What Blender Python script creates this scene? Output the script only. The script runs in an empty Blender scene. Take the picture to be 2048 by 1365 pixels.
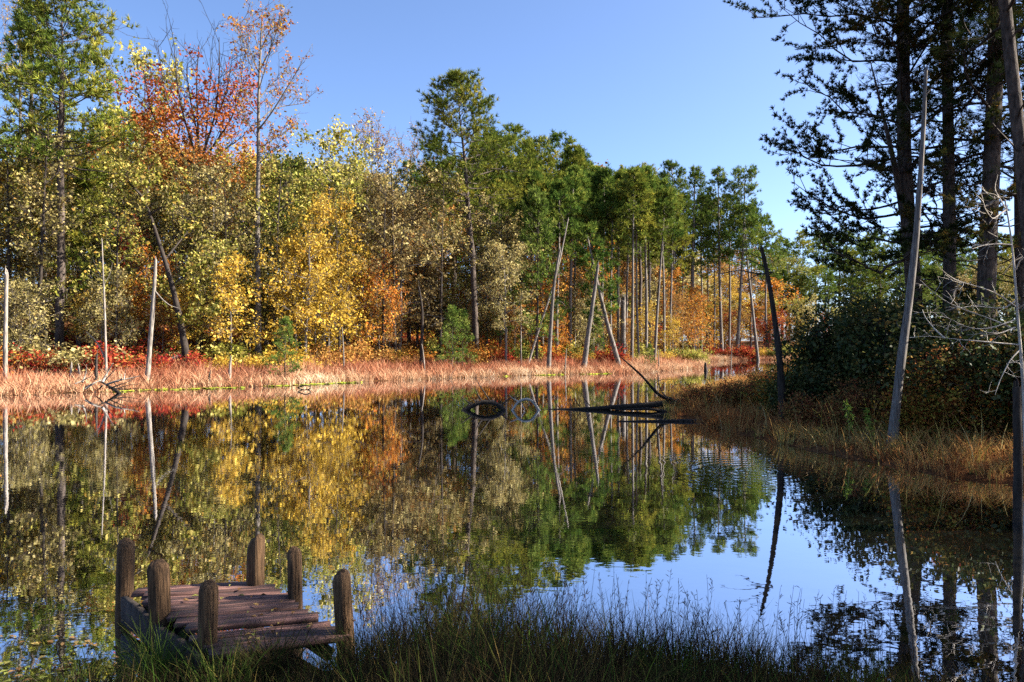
import bpy, math, random
import numpy as np
from mathutils import Vector

# ------------------------------------------------------------------ camera, world, sun, exposure
SC = bpy.context.scene
COL = SC.collection
F, CX, HY, CH = 1500.0, 1024.0, 685.0, 2.57        # focal length / centre / horizon in photo pixels, eye height in metres
SUN_AZ, SUN_EL = math.radians(88), math.radians(37)   # clockwise from the view direction

cam_data = bpy.data.cameras.new('camera')
cam = bpy.data.objects.new('camera', cam_data)
COL.objects.link(cam)
cam.location = (0, 0, CH)
cam.rotation_euler = (math.radians(90), 0, 0)
cam_data.sensor_width = 36.0
cam_data.lens = 36.0 * F / 2048.0
cam_data.shift_y = (HY - 682.5) / 2048.0
cam_data.clip_start = 0.05
cam_data.clip_end = 5000
SC.camera = cam

world = bpy.data.worlds.new('World')
SC.world = world
world.use_nodes = True
wn = world.node_tree
sky = wn.nodes.new('ShaderNodeTexSky')
sky.sky_type = 'NISHITA'
sky.sun_disc = False
sky.sun_elevation = SUN_EL
sky.sun_rotation = SUN_AZ
sky.altitude = 1500
sky.air_density = 0.7
sky.dust_density = 4.5
sky.ozone_density = 4.6
bg = wn.nodes['Background']
bg.inputs['Strength'].default_value = 0.088
wn.links.new(sky.outputs['Color'], bg.inputs['Color'])

sun_data = bpy.data.lights.new('sun', 'SUN')
sun_data.energy = 5.0
sun_data.angle = math.radians(0.5)
sun_data.color = (1.0, 0.93, 0.82)
sun = bpy.data.objects.new('sun', sun_data)
COL.objects.link(sun)
sd_ = Vector((math.sin(SUN_AZ) * math.cos(SUN_EL), math.cos(SUN_AZ) * math.cos(SUN_EL), math.sin(SUN_EL)))
sun.rotation_euler = (-sd_).to_track_quat('-Z', 'Y').to_euler()
sun.location = (40, -10, 60)

SC.view_settings.view_transform = 'Standard'
SC.view_settings.look = 'None'
SC.view_settings.gamma = 1.0
SC.view_settings.use_curve_mapping = False
SC.view_settings.exposure = 2.02
SC.render.engine = 'CYCLES'
SC.cycles.max_bounces = 6
SC.cycles.diffuse_bounces = 1
SC.cycles.glossy_bounces = 2
SC.cycles.transmission_bounces = 3
SC.cycles.caustics_reflective = False
SC.cycles.caustics_refractive = False
SC.cycles.use_denoising = False

rng = np.random.default_rng(11)
random.seed(11)

# ------------------------------------------------------------------ materials
def newmat(name):
    m = bpy.data.materials.new(name)
    m.use_nodes = True
    nt = m.node_tree
    nt.nodes.clear()
    out = nt.nodes.new('ShaderNodeOutputMaterial')
    return m, nt, out

def ramp(nt, stops, interp='LINEAR'):
    r = nt.nodes.new('ShaderNodeValToRGB')
    r.color_ramp.interpolation = interp
    el = r.color_ramp.elements
    while len(el) < len(stops):
        el.new(0.5)
    for e, (p, c) in zip(el, stops):
        e.position = p
        e.color = (c[0], c[1], c[2], 1)
    return r

def leaf_mat(name, cols, trans=0.3, attr='v', gloss=0.0, vary=0.14):
    m, nt, out = newmat(name)
    at = nt.nodes.new('ShaderNodeAttribute'); at.attribute_name = attr
    n = len(cols)
    r = ramp(nt, [((i / (n - 1)) if n > 1 else 0, c) for i, c in enumerate(cols)])
    nt.links.new(at.outputs['Fac'], r.inputs['Fac'])
    oi = nt.nodes.new('ShaderNodeObjectInfo')
    mr = nt.nodes.new('ShaderNodeMapRange')
    mr.inputs['To Min'].default_value = 1 - vary
    mr.inputs['To Max'].default_value = 1 + vary
    nt.links.new(oi.outputs['Random'], mr.inputs['Value'])
    hs = nt.nodes.new('ShaderNodeHueSaturation')
    nt.links.new(mr.outputs['Result'], hs.inputs['Value'])
    nt.links.new(r.outputs['Color'], hs.inputs['Color'])
    df = nt.nodes.new('ShaderNodeBsdfDiffuse')
    tr = nt.nodes.new('ShaderNodeBsdfTranslucent')
    mx = nt.nodes.new('ShaderNodeMixShader'); mx.inputs['Fac'].default_value = trans
    nt.links.new(hs.outputs['Color'], df.inputs['Color'])
    nt.links.new(hs.outputs['Color'], tr.inputs['Color'])
    nt.links.new(df.outputs[0], mx.inputs[1]); nt.links.new(tr.outputs[0], mx.inputs[2])
    last = mx
    if gloss > 0:
        gl = nt.nodes.new('ShaderNodeBsdfGlossy'); gl.inputs['Roughness'].default_value = 0.42
        gl.inputs['Color'].default_value = (1, 1, 1, 1)
        m2 = nt.nodes.new('ShaderNodeMixShader'); m2.inputs['Fac'].default_value = gloss
        nt.links.new(mx.outputs[0], m2.inputs[1]); nt.links.new(gl.outputs[0], m2.inputs[2])
        last = m2
    nt.links.new(last.outputs[0], out.inputs['Surface'])
    return m

def bark_mat(name, c1, c2, scale=6.0, stretch=0.18, bump=0.5, rough=0.9, axis=2, dist=0.02):
    m, nt, out = newmat(name)
    tc = nt.nodes.new('ShaderNodeTexCoord')
    mp = nt.nodes.new('ShaderNodeMapping')
    s = [scale, scale, scale]; s[axis] = scale * stretch
    mp.inputs['Scale'].default_value = s
    nt.links.new(tc.outputs['Object'], mp.inputs['Vector'])
    vo = nt.nodes.new('ShaderNodeTexNoise'); vo.inputs['Scale'].default_value = 2.2
    vo.inputs['Detail'].default_value = 5; vo.inputs['Roughness'].default_value = 0.65
    nt.links.new(mp.outputs['Vector'], vo.inputs['Vector'])
    r = ramp(nt, [(0.33, c1), (0.62, c2)])
    nt.links.new(vo.outputs['Fac'], r.inputs['Fac'])
    big = nt.nodes.new('ShaderNodeTexNoise'); big.inputs['Scale'].default_value = 0.9
    nt.links.new(tc.outputs['Object'], big.inputs['Vector'])
    mr = nt.nodes.new('ShaderNodeMapRange'); mr.inputs['From Min'].default_value = 0.3; mr.inputs['From Max'].default_value = 0.7
    mr.inputs['To Min'].default_value = 0.72; mr.inputs['To Max'].default_value = 1.22
    nt.links.new(big.outputs['Fac'], mr.inputs['Value'])
    hs = nt.nodes.new('ShaderNodeHueSaturation')
    nt.links.new(mr.outputs['Result'], hs.inputs['Value']); nt.links.new(r.outputs['Color'], hs.inputs['Color'])
    pb = nt.nodes.new('ShaderNodeBsdfPrincipled'); pb.inputs['Roughness'].default_value = rough
    pb.inputs['Specular IOR Level'].default_value = 0.2
    nt.links.new(hs.outputs['Color'], pb.inputs['Base Color'])
    bp = nt.nodes.new('ShaderNodeBump'); bp.inputs['Strength'].default_value = bump; bp.inputs['Distance'].default_value = dist
    nt.links.new(vo.outputs['Fac'], bp.inputs['Height']); nt.links.new(bp.outputs['Normal'], pb.inputs['Normal'])
    nt.links.new(pb.outputs[0], out.inputs['Surface'])
    return m

M = {}
# foliage palettes: dark ... light leaf colours of one species, sunlit highlights painted into the pale stops
M['yellowgreen'] = leaf_mat('leaf_yellow_green', [(.035, .045, .010), (.14, .15, .022), (.33, .30, .055), (.54, .46, .14), (.34, .19, .035)])
M['olive'] = leaf_mat('leaf_olive', [(.035, .034, .012), (.16, .13, .038), (.33, .27, .095), (.54, .45, .20), (.29, .16, .04)])
M['green'] = leaf_mat('leaf_green', [(.022, .042, .010), (.07, .10, .018), (.17, .19, .035), (.38, .36, .09), (.34, .24, .04)])
M['gold'] = leaf_mat('leaf_gold', [(.12, .075, .014), (.38, .23, .025), (.56, .36, .05), (.66, .48, .10), (.46, .19, .03)])
M['orange'] = leaf_mat('leaf_orange', [(.12, .035, .012), (.36, .105, .02), (.50, .19, .035), (.48, .28, .05), (.28, .20, .04)])
M['rust'] = leaf_mat('leaf_rust', [(.075, .034, .014), (.25, .10, .028), (.42, .20, .05), (.44, .28, .08), (.22, .17, .04)])
M['red'] = leaf_mat('leaf_red', [(.08, .010, .010), (.24, .02, .02), (.34, .05, .026), (.36, .13, .03), (.20, .14, .035)])
M['tan'] = leaf_mat('leaf_tan', [(.04, .028, .012), (.15, .105, .04), (.27, .195, .075), (.42, .32, .14), (.22, .17, .045)])
M['dark'] = leaf_mat('leaf_dark_shaded_evergreen', [(.012, .022, .008), (.03, .05, .014), (.07, .075, .02), (.16, .09, .02)], trans=0.12, gloss=.012)  # dark evergreen leaves, darkened further so the colour carries the thicket's shade
M['autumn'] = leaf_mat('leaf_mixed_autumn', [(.05, .05, .012), (.2, .06, .02), (.38, .13, .03), (.40, .30, .05), (.12, .17, .03), (.34, .035, .02)])
M['needle'] = leaf_mat('needle_green', [(.022, .05, .012), (.06, .11, .02), (.15, .20, .035), (.36, .34, .06)], trans=0.2)
M['needle_yellow'] = leaf_mat('needle_yellow_green', [(.03, .055, .012), (.09, .13, .02), (.24, .25, .04), (.44, .34, .05)], trans=0.2)
M['needle_bright'] = leaf_mat('needle_fresh_green', [(.03, .06, .014), (.08, .13, .024), (.18, .23, .045), (.32, .32, .08)], trans=0.2)
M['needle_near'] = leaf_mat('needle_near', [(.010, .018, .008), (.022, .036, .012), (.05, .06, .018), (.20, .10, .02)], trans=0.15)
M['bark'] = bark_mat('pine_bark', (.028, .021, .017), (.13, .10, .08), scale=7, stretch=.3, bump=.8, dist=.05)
M['bark_near'] = bark_mat('shaded_pine_bark', (.018, .014, .011), (.105, .078, .06), scale=7, stretch=.3, bump=.8, dist=.05)  # darker copy of the pine bark, shade on the near boles put into its colour
M['bark_grey'] = bark_mat('grey_bark', (.05, .042, .035), (.22, .19, .16), scale=8, stretch=.2, bump=.5)
M['bark_dark'] = bark_mat('dark_bark', (.014, .011, .009), (.055, .042, .033), scale=8, stretch=.2, bump=.6)
M['dead'] = bark_mat('weathered_dead_wood', (.07, .056, .044), (.36, .31, .255), scale=9, stretch=.1, bump=.5)
M['dead_near'] = bark_mat('shaded_dead_wood', (.05, .043, .037), (.22, .195, .17), scale=16, stretch=.06, bump=.6, dist=.02)  # dead wood darkened, the snag's shade is part of this colour
M['white_twig'] = bark_mat('pale_twig_bark', (.28, .24, .19), (.58, .51, .42), scale=10, stretch=.2, bump=.2)
M['wet_wood'] = bark_mat('wet_black_wood', (.004, .003, .0025), (.045, .034, .026), scale=10, stretch=1, bump=.6, rough=.85)
M['post'] = bark_mat('dock_post_wood', (.02, .012, .007), (.145, .082, .04), scale=26, stretch=.07, bump=.9, dist=.012)
M['straw'] = leaf_mat('marsh_grass', [(.22, .065, .035), (.42, .17, .09), (.54, .29, .16), (.62, .42, .25), (.76, .62, .44)], trans=.25)
M['under'] = leaf_mat('undergrowth_leaves', [(.20, .008, .014), (.36, .03, .022), (.40, .11, .025), (.46, .28, .035), (.40, .38, .05), (.08, .15, .025)], trans=.25, vary=0)
M['fgrass'] = leaf_mat('bank_grass', [(.014, .010, .007), (.06, .04, .020), (.03, .05, .012), (.07, .13, .02), (.26, .16, .055)], trans=.3, vary=0)
M['bgrass'] = leaf_mat('right_bank_grass', [(.10, .035, .018), (.26, .085, .03), (.42, .17, .055), (.54, .32, .11), (.26, .25, .05), (.68, .52, .26)], trans=.3, vary=0)
M['brush'] = leaf_mat('brush_leaf', [(.03, .012, .010), (.14, .035, .022), (.28, .09, .035), (.36, .20, .06), (.10, .11, .03), (.30, .05, .03)], trans=.2)
M['pad'] = leaf_mat('lily_pad', [(.14, .20, .02), (.42, .44, .05)], trans=.1, vary=0)
M['weed'] = leaf_mat('weed_leaf', [(.16, .26, .03), (.42, .52, .10)], trans=.35)
M['litter'] = leaf_mat('floating_leaves', [(.10, .05, .02), (.32, .19, .08), (.20, .24, .05)], trans=.1, vary=0)

def plank_material():
    m, nt, out = newmat('dock_plank_wood')
    tc = nt.nodes.new('ShaderNodeTexCoord')
    oi = nt.nodes.new('ShaderNodeObjectInfo')
    ad = nt.nodes.new('ShaderNodeVectorMath'); ad.operation = 'ADD'
    sc_ = nt.nodes.new('ShaderNodeVectorMath'); sc_.operation = 'SCALE'; sc_.inputs['Scale'].default_value = 7.0
    cx = nt.nodes.new('ShaderNodeCombineXYZ')
    nt.links.new(oi.outputs['Random'], cx.inputs[0]); nt.links.new(oi.outputs['Random'], cx.inputs[1])
    nt.links.new(cx.outputs[0], sc_.inputs[0])
    nt.links.new(tc.outputs['Object'], ad.inputs[0]); nt.links.new(sc_.outputs[0], ad.inputs[1])
    mp = nt.nodes.new('ShaderNodeMapping'); mp.inputs['Scale'].default_value = (2.2, 42, 30)
    nt.links.new(ad.outputs[0], mp.inputs['Vector'])
    n1 = nt.nodes.new('ShaderNodeTexNoise'); n1.inputs['Scale'].default_value = 1.0; n1.inputs['Detail'].default_value = 6
    nt.links.new(mp.outputs[0], n1.inputs['Vector'])
    r = ramp(nt, [(.34, (.012, .008, .007)), (.52, (.085, .036, .026)), (.70, (.26, .13, .095))])
    nt.links.new(n1.outputs['Fac'], r.inputs['Fac'])
    n2 = nt.nodes.new('ShaderNodeTexNoise'); n2.inputs['Scale'].default_value = 4; n2.inputs['Detail'].default_value = 4
    nt.links.new(ad.outputs[0], n2.inputs['Vector'])
    r2 = ramp(nt, [(.42, (1, 1, 1)), (.68, (.45, .42, .40))])
    nt.links.new(n2.outputs['Fac'], r2.inputs['Fac'])
    mx = nt.nodes.new('ShaderNodeMixRGB'); mx.blend_type = 'MULTIPLY'; mx.inputs['Fac'].default_value = .8
    nt.links.new(r.outputs[0], mx.inputs[1]); nt.links.new(r2.outputs[0], mx.inputs[2])
    mr = nt.nodes.new('ShaderNodeMapRange'); mr.inputs['To Min'].default_value = .7; mr.inputs['To Max'].default_value = 1.3
    nt.links.new(oi.outputs['Random'], mr.inputs['Value'])
    hs = nt.nodes.new('ShaderNodeHueSaturation')
    nt.links.new(mr.outputs[0], hs.inputs['Value']); nt.links.new(mx.outputs[0], hs.inputs['Color'])
    pb = nt.nodes.new('ShaderNodeBsdfPrincipled'); pb.inputs['Roughness'].default_value = .8
    nt.links.new(hs.outputs[0], pb.inputs['Base Color'])
    bp = nt.nodes.new('ShaderNodeBump'); bp.inputs['Strength'].default_value = .8; bp.inputs['Distance'].default_value = .008
    nt.links.new(n1.outputs['Fac'], bp.inputs['Height']); nt.links.new(bp.outputs[0], pb.inputs['Normal'])
    nt.links.new(pb.outputs[0], out.inputs['Surface'])
    return m
M['plank'] = plank_material()

def ground_material():
    m, nt, out = newmat('leaf_litter_ground')
    tc = nt.nodes.new('ShaderNodeTexCoord')
    n1 = nt.nodes.new('ShaderNodeTexNoise'); n1.inputs['Scale'].default_value = 9; n1.inputs['Detail'].default_value = 8; n1.inputs['Roughness'].default_value = .7
    n2 = nt.nodes.new('ShaderNodeTexNoise'); n2.inputs['Scale'].default_value = .25; n2.inputs['Detail'].default_value = 3
    for n in (n1, n2): nt.links.new(tc.outputs['Object'], n.inputs['Vector'])
    r1 = ramp(nt, [(.3, (.022, .014, .009)), (.5, (.11, .06, .03)), (.7, (.26, .13, .055))])
    r2 = ramp(nt, [(.35, (.8, .62, .55)), (.65, (1, 1, 1))])
    nt.links.new(n1.outputs['Fac'], r1.inputs['Fac']); nt.links.new(n2.outputs['Fac'], r2.inputs['Fac'])
    mx = nt.nodes.new('ShaderNodeMixRGB'); mx.blend_type = 'MULTIPLY'; mx.inputs['Fac'].default_value = 1
    nt.links.new(r1.outputs[0], mx.inputs[1]); nt.links.new(r2.outputs[0], mx.inputs[2])
    df = nt.nodes.new('ShaderNodeBsdfDiffuse')
    nt.links.new(mx.outputs[0], df.inputs['Color'])
    bp = nt.nodes.new('ShaderNodeBump'); bp.inputs['Strength'].default_value = .8; bp.inputs['Distance'].default_value = .05
    nt.links.new(n1.outputs['Fac'], bp.inputs['Height']); nt.links.new(bp.outputs[0], df.inputs['Normal'])
    nt.links.new(df.outputs[0], out.inputs['Surface'])
    return m

def water_material():
    m, nt, out = newmat('pond_water')
    L = nt.links
    geo = nt.nodes.new('ShaderNodeNewGeometry')
    # long, faint breeze ripples
    mp = nt.nodes.new('ShaderNodeMapping'); mp.inputs['Scale'].default_value = (2.4, 3.4, 1)
    L.new(geo.outputs['Position'], mp.inputs['Vector'])
    n1 = nt.nodes.new('ShaderNodeTexNoise'); n1.inputs['Scale'].default_value = 1.5; n1.inputs['Detail'].default_value = 2.0
    L.new(mp.outputs[0], n1.inputs['Vector'])
    n2 = nt.nodes.new('ShaderNodeTexNoise'); n2.inputs['Scale'].default_value = .16; n2.inputs['Detail'].default_value = 2.0
    L.new(geo.outputs['Position'], n2.inputs['Vector'])
    r2 = nt.nodes.new('ShaderNodeMapRange'); r2.inputs['From Min'].default_value = .38; r2.inputs['From Max'].default_value = .66
    r2.inputs['To Min'].default_value = .35; r2.inputs['To Max'].default_value = 1.0
    L.new(n2.outputs['Fac'], r2.inputs['Value'])
    h1 = nt.nodes.new('ShaderNodeMath'); h1.operation = 'MULTIPLY'
    L.new(n1.outputs['Fac'], h1.inputs[0]); L.new(r2.outputs[0], h1.inputs[1])
    # a patch of rings spreading near the bank
    dist = nt.nodes.new('ShaderNodeVectorMath'); dist.operation = 'DISTANCE'
    dist.inputs[1].default_value = (4.9, 15.0, 0)
    L.new(geo.outputs['Position'], dist.inputs[0])
    wob = nt.nodes.new('ShaderNodeTexNoise'); wob.inputs['Scale'].default_value = .9
    L.new(geo.outputs['Position'], wob.inputs['Vector'])
    ph = nt.nodes.new('ShaderNodeMath'); ph.operation = 'MULTIPLY_ADD'; ph.inputs[1].default_value = 22.0
    wm = nt.nodes.new('ShaderNodeMath'); wm.operation = 'MULTIPLY'; wm.inputs[1].default_value = 9.0
    L.new(wob.outputs['Fac'], wm.inputs[0]); L.new(dist.outputs['Value'], ph.inputs[0]); L.new(wm.outputs[0], ph.inputs[2])
    sn = nt.nodes.new('ShaderNodeMath'); sn.operation = 'SINE'; L.new(ph.outputs[0], sn.inputs[0])
    fall = nt.nodes.new('ShaderNodeMapRange'); fall.interpolation_type = 'SMOOTHSTEP'
    fall.inputs['From Min'].default_value = .4; fall.inputs['From Max'].default_value = 2.9
    fall.inputs['To Min'].default_value = 1; fall.inputs['To Max'].default_value = 0
    L.new(dist.outputs['Value'], fall.inputs['Value'])
    rg = nt.nodes.new('ShaderNodeMath'); rg.operation = 'MULTIPLY'; L.new(sn.outputs[0], rg.inputs[0]); L.new(fall.outputs[0], rg.inputs[1])
    rs = nt.nodes.new('ShaderNodeMath'); rs.operation = 'MULTIPLY'; rs.inputs[1].default_value = .6; L.new(rg.outputs[0], rs.inputs[0])
    sm = nt.nodes.new('ShaderNodeMath'); sm.operation = 'ADD'; L.new(h1.outputs[0], sm.inputs[0]); L.new(rs.outputs[0], sm.inputs[1])
    bp = nt.nodes.new('ShaderNodeBump'); bp.inputs['Strength'].default_value = 1.0; bp.inputs['Distance'].default_value = .0010
    L.new(sm.outputs[0], bp.inputs['Height'])
    gl = nt.nodes.new('ShaderNodeBsdfGlossy'); gl.inputs['Roughness'].default_value = .012
    gl.inputs['Color'].default_value = (.93, .95, 1.0, 1)
    L.new(bp.outputs[0], gl.inputs['Normal'])
    df = nt.nodes.new('ShaderNodeBsdfDiffuse'); df.inputs['Color'].default_value = (.012, .011, .008, 1)
    fr = nt.nodes.new('ShaderNodeFresnel'); fr.inputs['IOR'].default_value = 1.33
    L.new(bp.outputs[0], fr.inputs['Normal'])
    mr = nt.nodes.new('ShaderNodeMapRange'); mr.inputs['From Min'].default_value = 0.02; mr.inputs['From Max'].default_value = .6
    mr.inputs['To Min'].default_value = .78; mr.inputs['To Max'].default_value = .95
    L.new(fr.outputs[0], mr.inputs['Value'])
    mx = nt.nodes.new('ShaderNodeMixShader')
    L.new(mr.outputs[0], mx.inputs['Fac']); L.new(df.outputs[0], mx.inputs[1]); L.new(gl.outputs[0], mx.inputs[2])
    L.new(mx.outputs[0], out.inputs['Surface'])
    return m

# ------------------------------------------------------------------ mesh helpers
def mesh_from(name, V, loops, starts, mat=None, v=None, smooth=False):
    me = bpy.data.meshes.new(name)
    V = np.ascontiguousarray(V, dtype=np.float32)
    loops = np.ascontiguousarray(loops, dtype=np.int32)
    starts = np.ascontiguousarray(starts, dtype=np.int32)
    me.vertices.add(len(V)); me.vertices.foreach_set('co', V.ravel())
    me.loops.add(len(loops)); me.loops.foreach_set('vertex_index', loops)
    me.polygons.add(len(starts)); me.polygons.foreach_set('loop_start', starts)
    if v is not None:
        a = me.attributes.new('v', 'FLOAT', 'FACE')
        a.data.foreach_set('value', np.ascontiguousarray(v, dtype=np.float32))
    if smooth:
        me.polygons.foreach_set('use_smooth', np.ones(len(starts), dtype=bool))
    me.update(calc_edges=True)
    if mat is not None:
        me.materials.append(mat)
    return me

class Acc:
    """collects polygons of mixed size into one mesh"""
    def __init__(s): s.V = []; s.L = []; s.C = []; s.v = []; s.n = 0
    def add(s, V, faces, v=None):      # faces: int array (m,k)
        V = np.asarray(V, float); faces = np.asarray(faces, int)
        s.V.append(V); s.L.append((faces + s.n).ravel()); s.C.append(np.full(len(faces), faces.shape[1]))
        s.v.append(np.full(len(faces), .5) if v is None else np.asarray(v, float)); s.n += len(V)
    def tube(s, P, R, sides=6, cap=True, wob=0.0):
        P = np.asarray(P, float); R = np.asarray(R, float); n = len(P)
        T = np.gradient(P, axis=0); T /= np.linalg.norm(T, axis=1)[:, None] + 1e-9
        ref = np.array([0, 0, 1.0]) if abs(T[0, 2]) < .9 else np.array([1.0, 0, 0])
        A = np.cross(T, ref); A /= np.linalg.norm(A, axis=1)[:, None] + 1e-9
        B = np.cross(T, A)
        th = np.linspace(0, 2 * np.pi, sides, endpoint=False)
        rr = R[:, None] * (1 + (wob * rng.standard_normal((n, sides)) if wob else 0))
        V = P[:, None, :] + rr[..., None] * (np.cos(th)[None, :, None] * A[:, None, :] + np.sin(th)[None, :, None] * B[:, None, :])
        V = V.reshape(-1, 3)
        i = np.arange(n - 1)[:, None] * sides; j = np.arange(sides)[None, :]; j2 = (j + 1) % sides
        f = np.stack([i + j, i + j2, i + sides + j2, i + sides + j], -1).reshape(-1, 4)
        s.add(V, f)
        if cap:
            k = len(V)
            # end caps as small fans
            s.add(np.vstack([V[-sides:], P[-1:] + T[-1:] * R[-1] * .4]), [[a, (a + 1) % sides, sides] for a in range(sides)])
            s.add(np.vstack([V[:sides], P[:1] - T[:1] * R[0] * .2]), [[(a + 1) % sides, a, sides] for a in range(sides)])
    def mesh(s, name, mat, smooth=False):
        V = np.vstack(s.V); L = np.concatenate(s.L); C = np.concatenate(s.C)
        st = np.concatenate([[0], np.cumsum(C)[:-1]])
        return mesh_from(name, V, L, st, mat, np.concatenate(s.v), smooth)

def unit(a): return a / (np.linalg.norm(a, axis=-1, keepdims=True) + 1e-9)

def leaves(acc, C, v, L, W, up=.35, fold=.25, jitter=.35):
    """diamond leaves with a fold, at centres C"""
    n = len(C)
    N = unit(rng.standard_normal((n, 3)) + np.array([0, 0, up * 2]))
    a = unit(np.cross(N, rng.standard_normal((n, 3))))
    b = np.cross(N, a)
    l = L * (1 + jitter * rng.standard_normal(n)).clip(.4, 2)[:, None]; w = W * (l / L)
    V = np.stack([C - a * l * .5, C + b * w * .5 + N * w * fold * .5, C + a * l * .5, C - b * w * .5 + N * w * fold * .5], 1).reshape(-1, 3)
    i = np.arange(n)[:, None] * 4
    acc.add(V, np.hstack([i, i + 1, i + 2, i + 3]), v)

def tufts(acc, P, D, k, L, W, spread, v, cval=None):
    """needle tufts: k thin triangles around each tip"""
    n = len(P)
    d = unit(D[:, None, :] + spread * rng.standard_normal((n, k, 3)))
    l = L * (.75 + .5 * rng.random((n, k, 1)))
    sd = unit(np.cross(d, rng.standard_normal((n, k, 3)))) * W * .5
    b = P[:, None, :] + d * l * .05
    V = np.stack([b - sd, b + sd, P[:, None, :] + d * l + sd * .25, P[:, None, :] + d * l - sd * .25], 2).reshape(-1, 3)
    i = np.arange(n * k)[:, None] * 4
    vv = (v[:, None] + .12 * rng.standard_normal((n, k))).clip(0, 1).ravel()
    acc.add(V, np.hstack([i, i + 1, i + 2, i + 3]), vv)

def blades(acc, B, H, W, lean, bend, v, segs=3):
    """curved grass blades: base points B, heights H, widths W, lean direction (n,2), bend amount"""
    n = len(B)
    t = np.linspace(0, 1, segs + 1)
    ld = np.hstack([lean, np.zeros((n, 1))])
    side = unit(np.cross(unit(rng.standard_normal((n, 3)) * [1, 1, .01]), [0, 0, 1.0]))
    pts = []
    for k in t:
        c = B + np.stack([np.zeros(n), np.zeros(n), H * (k - .28 * bend * k ** 2.5)], 1) + ld * (H * bend * k ** 1.8)[:, None]
        w = (W * (1 - .9 * k ** 1.5))[:, None] * .5
        pts += [c - side * w, c + side * w]
    V = np.stack(pts, 1).reshape(-1, 3)
    m = 2 * (segs + 1)
    i = np.arange(n)[:, None] * m
    for s_ in range(segs):
        q = 2 * s_
        f = np.hstack([i + q, i + q + 1, i + q + 3, i + q + 2])
        if s_ == 0:
            acc.add(V, f, v)
        else:
            acc.n -= len(V); acc.add(np.zeros((0, 3)), f, v); acc.n += len(V)
    return V

def obj(name, me, parent=None, mat=None, loc=None):
    o = bpy.data.objects.new(name, me)
    COL.objects.link(o)
    if parent is not None: o.parent = parent
    if loc is not None: o.location = loc
    if mat is not None:
        if not me.materials: me.materials.append(mat)
        o.material_slots[0].link = 'OBJECT'; o.material_slots[0].material = mat
    return o

SERIES = {}
def tag(o, label, cat, group=None, kind=None):
    if label: o['label'] = label
    if cat: o['category'] = cat
    if group: o['group'] = group
    if kind: o['kind'] = kind
    return o

def thing(name, label, cat, loc=(0, 0, 0), rz=0, scale=1, group=None):
    o = bpy.data.objects.new(name, None)
    COL.objects.link(o)
    o.empty_display_size = .3
    o.location = loc; o.rotation_euler = (0, 0, rz)
    o.scale = scale if hasattr(scale, '__len__') else (scale,) * 3
    return tag(o, label, cat, group)

def series(o, desc, where, px):
    """o is one of several alike: its label gets its place in the row"""
    o['group'] = f'{desc}s' if not desc.endswith('s') else desc
    SERIES.setdefault((desc, where), []).append((px, o))

ORD = ('first second third fourth fifth sixth seventh eighth ninth tenth eleventh twelfth thirteenth fourteenth fifteenth sixteenth '
       'seventeenth eighteenth nineteenth twentieth twenty-first twenty-second twenty-third twenty-fourth twenty-fifth twenty-sixth twenty-seventh twenty-eighth').split()
def finish_labels():
    for (desc, where), lst in SERIES.items():
        lst.sort(key=lambda t: t[0])
        for i, (_, o) in enumerate(lst):
            if len(lst) == 1:
                o['label'] = f'{desc} {where}'
            elif i == len(lst) - 1 and len(lst) > 2:
                o['label'] = f'rightmost {desc} {where}'
            else:
                o['label'] = (f'leftmost {desc} {where}' if i == 0 else f'{ORD[i]} {desc} from left {where}')

# ------------------------------------------------------------------ terrain
POND = np.array([(-60, 4), (-20, 4.0), (-8, 4.6), (-4.4, 4.7), (-3.2, 5.0), (-2.4, 5.45), (-1.5, 5.75), (-.6, 6.05), (.1, 6.0), (1.2, 5.9), (2.5, 5.5), (4, 5.0),
    (6, 4.7), (9, 5.0), (11, 7), (11.2, 9.5), (10.2, 11.8), (9.2, 13.5), (8.3, 14.3), (8.0, 15.4), (7.5, 16.7), (7.0, 18.2), (6.5, 20.4), (6.1, 23.4),
    (5.7, 27), (6.0, 31), (7.6, 34), (10.5, 40), (13.4, 46.4), (19, 57), (25, 68), (33, 86), (41, 100), (44, 106), (36, 109), (29, 105), (24, 96), (21, 82), (19, 74),
    (13.8, 67.6), (9.4, 62.2), (3, 59.3), (-4.4, 53.5), (-10.4, 48.2), (-14.8, 43.2), (-19.5, 40.5), (-24.2, 36.0), (-30, 29), (-45, 24), (-62, 16)], float)

def sdist(x, y):
    """signed distance to the shore, positive on land"""
    x = np.asarray(x, float); y = np.asarray(y, float)
    d2 = np.full(x.shape, 1e12); inside = np.zeros(x.shape, bool)
    n = len(POND)
    for i in range(n):
        ax, ay = POND[i]; bx, by = POND[(i + 1) % n]
        ex, ey = bx - ax, by - ay
        t = (((x - ax) * ex + (y - ay) * ey) / (ex * ex + ey * ey)).clip(0, 1)
        d2 = np.minimum(d2, (x - ax - t * ex) ** 2 + (y - ay - t * ey) ** 2)
        c = ((ay > y) != (by > y)) & (x < (bx - ax) * (y - ay) / (by - ay + 1e-12) + ax)
        inside ^= c
    d = np.sqrt(d2)
    return np.where(inside, -d, d)

def smooth(a, b, x):
    t = ((x - a) / (b - a)).clip(0, 1)
    return t * t * (3 - 2 * t)

def wav(x, y, s=1.0):
    return (np.sin(x * .9 * s + 1.3 * np.sin(y * .7 * s)) + np.sin(y * 1.1 * s + 1.7 * np.sin(x * .6 * s + 2)) + np.sin((x + y) * .47 * s + 4)) / 3

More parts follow.
